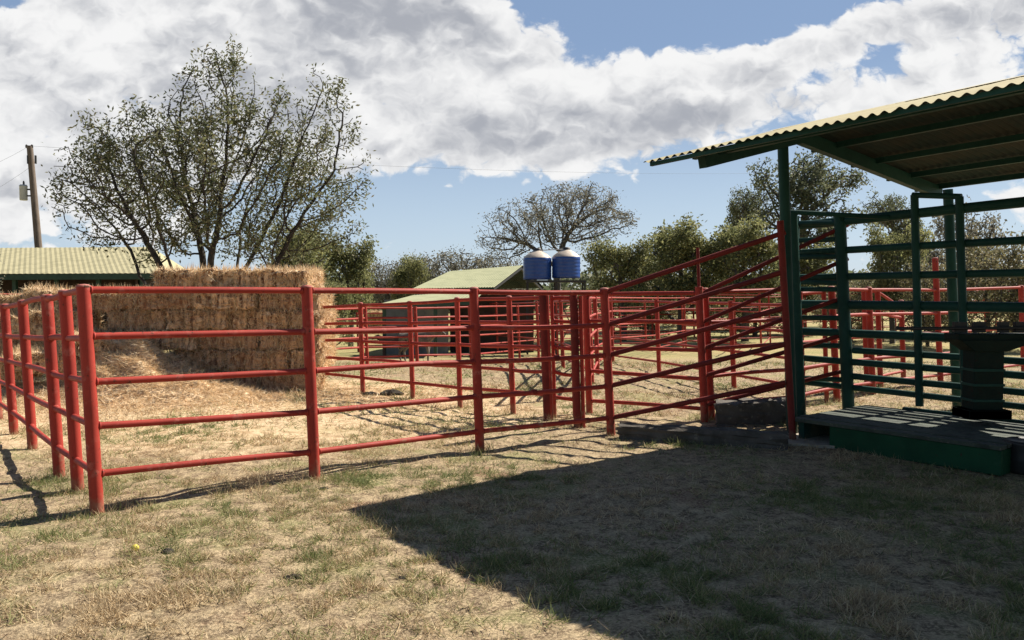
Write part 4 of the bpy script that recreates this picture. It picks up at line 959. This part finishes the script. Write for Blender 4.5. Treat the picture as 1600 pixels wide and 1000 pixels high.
def far_wood():
    rg = np.random.default_rng(77); N = 42000
    x = rg.uniform(-120, 140, N); y = rg.uniform(88, 108, N); h = 3.2 + 1.6 * np.sin(x * .21) + 1.1 * np.sin(x * .57 + 2) + .8 * np.sin(x * 1.3)
    z = -1 + (rg.uniform(0, 1, N) ** .7) * np.maximum(h, 1.2); P = np.stack([x, y, z], 1)
    o = np_mesh('far_wood', leaf_quads(P, rg, .75, .28), 4, M['leaf_dark']); tag(o, 'low dark wood on the horizon beyond the pens', 'wood', kind='stuff')
    o.location = (0, 0, 0)
far_wood()

# ------------------------------------------------------------------ calves
def animal(label, px_mid, foot_y, height, length, m, face=1, rz=0.0):
    p = G(px_mid, foot_y); root = thing('calf', p, label, 'calf', 'calves in the pen', rz)
    h, L = height, length
    # joints (x forward, z up) -> skin
    J = {}; V = []; E = []; Rr = []
    def j(n, x, y, z, rx, rz_=None): J[n] = len(V); V.append((x * face, y, z)); Rr.append((rx, rz_ or rx))
    j('pelvis', -.36 * L, 0, .80 * h, .13 * h, .15 * h); j('belly', 0, 0, .70 * h, .175 * h, .19 * h); j('chest', .30 * L, 0, .72 * h, .15 * h, .20 * h)
    j('neck', .46 * L, 0, .84 * h, .085 * h, .11 * h); j('poll', .58 * L, 0, .95 * h, .07 * h, .08 * h); j('muzzle', .76 * L, 0, .82 * h, .045 * h, .045 * h); j('nose', .79 * L, 0, .79 * h, .04 * h)
    E += [(0, 1), (1, 2), (2, 3), (3, 4), (4, 5), (5, 6)]
    j('tail1', -.47 * L, 0, .84 * h, .03 * h); j('tail2', -.52 * L, 0, .60 * h, .015 * h); j('tail3', -.53 * L, 0, .36 * h, .025 * h); E += [(0, 7), (7, 8), (8, 9)]
    for sy in (-1, 1):
        b = len(V); y = .10 * h * sy; dx = .03 * L * sy
        j('hip', -.38 * L, y, .66 * h, .10 * h, .12 * h); j('stifle', -.31 * L + dx, y, .48 * h, .06 * h); j('hock', -.44 * L + dx, y, .30 * h, .034 * h); j('fet', -.41 * L + dx, y, .07 * h, .026 * h); j('hoof', -.39 * L + dx, y, .015 * h, .034 * h)
        E += [(0, b), (b, b + 1), (b + 1, b + 2), (b + 2, b + 3), (b + 3, b + 4)]
        b = len(V)
        j('sh', .30 * L, y, .56 * h, .07 * h, .09 * h); j('knee', .31 * L - dx, y, .30 * h, .036 * h); j('fet', .30 * L - dx, y, .07 * h, .026 * h); j('hoof', .32 * L - dx, y, .015 * h, .034 * h)
        E += [(2, b), (b, b + 1), (b + 1, b + 2), (b + 2, b + 3)]
        b = len(V); j('ear', .555 * L, .09 * h * sy, .97 * h, .028 * h, .02 * h); j('ear2', .52 * L, .19 * h * sy, .94 * h, .02 * h, .03 * h); E += [(4, b), (b, b + 1)]
    me = bpy.data.meshes.new('body'); me.from_pydata(V, E, []); o = bpy.data.objects.new('body', me); COL.objects.link(o)
    md = o.modifiers.new('skin', 'SKIN'); md.use_smooth_shade = True
    for i, q in enumerate(Rr): me.skin_vertices[0].data[i].radius = q
    me.skin_vertices[0].data[0].use_root = True
    o.modifiers.new('sub', 'SUBSURF').levels = 2; o.modifiers['sub'].render_levels = 2
    dg = bpy.context.evaluated_depsgraph_get(); ev = bpy.data.meshes.new_from_object(o.evaluated_get(dg)); o.modifiers.clear(); o.data = ev; ev.name = 'body'
    ev.materials.clear(); ev.materials.append(M[m]); o.parent = root
    return root
animal('grey brown calf standing side-on in the pen, seen between the red rails', 652, 566, .86, .92, 'cow_grey', 1, R(-12))
animal('darker brown calf behind the grey one, near the left pen post', 612, 559, .84, .88, 'cow_brown', -1, R(10))

# ------------------------------------------------------------------ small things on the grass
def pat(px, py, r, label, group=None):
    p = G(px, py); rg = np.random.default_rng(int(px)); mb = MB(); n = 14; vs = []; fs = []; rings = [(1, 0), (.92, .25), (.6, .42), (.25, .5)]
    for a, z in rings:
        for k in range(n):
            t = 2 * math.pi * k / n; q = r * a * (1 + .28 * math.sin(2 * t + px) + rg.normal(0, .10)); vs.append((p.x + q * math.cos(t), p.y + q * math.sin(t) * .8, p.z - .004 + r * z * (1 + rg.normal(0, .15))))
    for i in range(3):
        for k in range(n): k2 = (k + 1) % n; fs.append((i * n + k, i * n + k2, (i + 1) * n + k2, (i + 1) * n + k))
    fs.append(tuple(3 * n + k for k in range(n))); mb.add(vs, fs, False); tag(mb.build('dung_pat', M['dung']), label, 'dung', group)
pat(612, 617, .15, 'larger dark dung pat on the straw between two pen posts', 'dung pats in the pens')
pat(579, 617, .10, 'flat dung pat just right of a slim pen post', 'dung pats in the pens')
pat(460, 903, .045, 'dark clod on the sunny grass left of the shadow corner')
pat(345, 832, .03, 'small dark clod on the grass below the lowest rail')
pat(262, 863, .045, 'dark clod in a bare patch on the grass near the corner post')
pat(505, 764, .035, 'dark clod beside the second fence post')
pat(628, 904, .03, 'tiny dark clod in reddish bare earth')
pat(1045, 968, .035, 'dark clod at the edge of the shade near the bottom')
def fruit():
    p = G(211, 861); root = MB().lathe((p.x, p.y, p.z), [(0, 0), (.014, .003), (.021, .012), (.022, .022), (.015, .034), (0, .039)], 16).build('yellow_fruit', M['yellow']); tag(root, 'small round yellow fruit fallen on the grass near the corner post', 'fruit')
fruit()

# ------------------------------------------------------------------ grass
def vnoise(x, y, sc, seed):
    rg = np.random.default_rng(seed); T = rg.uniform(0, 1, (256, 256)); u = x * sc + 100; v = y * sc + 100; i = np.floor(u).astype(int); j = np.floor(v).astype(int); fu = u - i; fv = v - j
    fu = fu * fu * (3 - 2 * fu); fv = fv * fv * (3 - 2 * fv); g = lambda a, b: T[a % 256, b % 256]
    return (g(i, j) * (1 - fu) + g(i + 1, j) * fu) * (1 - fv) + (g(i, j + 1) * (1 - fu) + g(i + 1, j + 1) * fu) * fv
def fbm(x, y, sc, seed): return .55 * vnoise(x, y, sc, seed) + .3 * vnoise(x, y, sc * 2.3, seed + 1) + .15 * vnoise(x, y, sc * 5.1, seed + 2)
M['g_dry'] = leafmat('dry_grass_blades', [(.40, .29, .16), (.64, .49, .29), (.28, .19, .11), (.76, .62, .40), (.49, .38, .22), (.19, .12, .07)], .3, .7)
M['g_olive'] = leafmat('olive_grass_blades', [(.22, .24, .09), (.34, .33, .14), (.16, .20, .06), (.42, .38, .20)], .3, .7)
M['g_green'] = leafmat('green_grass_blades', [(.12, .15, .05), (.19, .23, .08), (.10, .125, .045), (.25, .27, .11)], .35, .6)
def grass():
    rg = np.random.default_rng(3); X = []; Y = []
    for y0, y1, dens in ((2.9, 4.5, 12500), (4.5, 6.5, 8000), (6.5, 9, 3600), (9, 13, 1300), (13, 20, 300)):
        n = int((y1 ** 2 - y0 ** 2) * .67 * dens); y = np.sqrt(rg.uniform(y0 ** 2, y1 ** 2, n)); X.append(rg.uniform(-.68, .68, n) * y); Y.append(y)
    x = np.concatenate(X); y = np.concatenate(Y)
    # tufted growth, thin over bare earth
    cl = .35 * fbm(x, y, 3.2, 11) + .65 * vnoise(x, y, 11, 15); bare = fbm(x, y, .9, 31); keep = rg.uniform(0, 1, len(x)) < np.clip((cl - .38) * 4.5, .04, 1) * np.clip((bare - .32) * 6, .15, 1)
    # nothing grows under the platform and the concrete
    rel = np.stack([x - 3.04, y - 7.62], 1); ru = rel @ np.array([U.x, U.y]); rw = rel @ np.array([W.x, W.y]); keep &= ~((ru > -.02) & (ru < 1.5) & (rw > -.02) & (rw < 3.95))
    keep &= ~((x > 1.15) & (x < 3.0) & (y > 7.95) & (y < 9.3))
    x, y, cl = x[keep], y[keep], cl[keep]; n = len(x); z = ground_z(x, y) - .003
    gr = fbm(x, y, 1.1, 51) + .35 * (fbm(x, y, 4.0, 61) - .5); rnd = rg.uniform(0, 1, n)
    kind = np.zeros(n, int); kind[(gr + .40 * (rnd - .5)) > .50] = 1; kind[(gr + .34 * (rnd - .5)) > .68] = 2
    lay = rg.uniform(.0, 1, n); D = unit(np.stack([rg.normal(0, 1, n), rg.normal(0, 1, n), .15 + 1.3 * lay * (cl + .3)], 1)); Wv = unit(np.cross(D, rg.normal(0, 1, (n, 3)) + np.array([0, 0, .4])))
    far = np.clip(y / 6, 1, 3); L = rg.uniform(.02, .065, n) * (.4 + 1.4 * cl) * np.sqrt(far); wd = rg.uniform(.003, .0062, n) * far
    P = np.stack([x, y, z], 1); spec = ((0, 'g_dry', 'dry_grass', 'short dry straw coloured grass covering the pasture'), (1, 'g_olive', 'olive_grass', 'faded olive grass in patches across the pasture'), (2, 'g_green', 'green_grass', 'green grass tufts scattered over the dry pasture'))
    for k, mk, nm, lab in spec:
        q = kind == k; V = blades(P[q], D[q], Wv[q], L[q] * (1.0 if k < 2 else 1.25), wd[q])
        extra = []
        if k == 2:
            for px, py, c, hh, sp in ((495, 872, 160, .05, .05), (72, 838, 150, .05, .08), (560, 850, 380, .035, .22), (600, 800, 50, .11, .10), (625, 815, 40, .10, .08), (560, 815, 60, .06, .12), (760, 862, 60, .06, .15), (1105, 655, 160, .09, .12), (890, 940, 60, .07, .06), (270, 858, 120, .03, .07),
                                      (120, 770, 160, .06, .14), (165, 806, 120, .05, .15), (752, 704, 60, .08, .08), (745, 712, 60, .08, .06), (570, 905, 80, .04, .04), (1440, 850, 50, .1, .2), (1100, 880, 60, .09, .2), (650, 690, 120, .04, .3), (1300, 930, 60, .09, .2), (85, 745, 120, .06, .1)):
                g = G(px, py); a = rg.normal(0, sp, (c, 2)); Pn = np.stack([g.x + a[:, 0], g.y + a[:, 1], ground_z(g.x + a[:, 0], g.y + a[:, 1])], 1)
                Dn = unit(np.stack([rg.normal(0, .35, c), rg.normal(0, .35, c), np.full(c, .8)], 1)); Wn = unit(np.cross(Dn, rg.normal(0, 1, (c, 3)))); extra.append(blades(Pn, Dn, Wn, rg.uniform(.5, 1.3, c) * hh, rg.uniform(.003, .006, c)))
        if k in (0, 1):
            for b in FEET:
                if b.y > 14: continue
                c = 40 if k == 0 else 22; a = rg.normal(0, .075, (c, 2)); Pn = np.stack([b.x + a[:, 0], b.y + a[:, 1], ground_z(b.x + a[:, 0], b.y + a[:, 1])], 1)
                Dn = unit(np.stack([rg.normal(0, .5, c), rg.normal(0, .5, c), np.full(c, .8)], 1)); Wn = unit(np.cross(Dn, rg.normal(0, 1, (c, 3)))); extra.append(blades(Pn, Dn, Wn, rg.uniform(.03, .11, c), rg.uniform(.003, .007, c)))
        if k == 0:
            c = 2600; yy = np.sqrt(rg.uniform(3 ** 2, 13 ** 2, c)); xx = rg.uniform(-.66, .66, c) * yy; Pn = np.stack([xx, yy, ground_z(xx, yy) + .012], 1)
            Dn = unit(np.stack([rg.normal(0, 1, c), rg.normal(0, 1, c), rg.normal(.08, .08, c)], 1)); Wn = unit(np.cross(Dn, np.tile([0, 0, 1.], (c, 1)))); extra.append(blades(Pn, Dn, Wn, rg.uniform(.05, .19, c), rg.uniform(.003, .006, c)))
        if extra: V = np.concatenate([V] + extra)
        o = np_mesh(nm, V, 3, M[mk]); tag(o, lab, 'grass', kind='stuff')
grass()
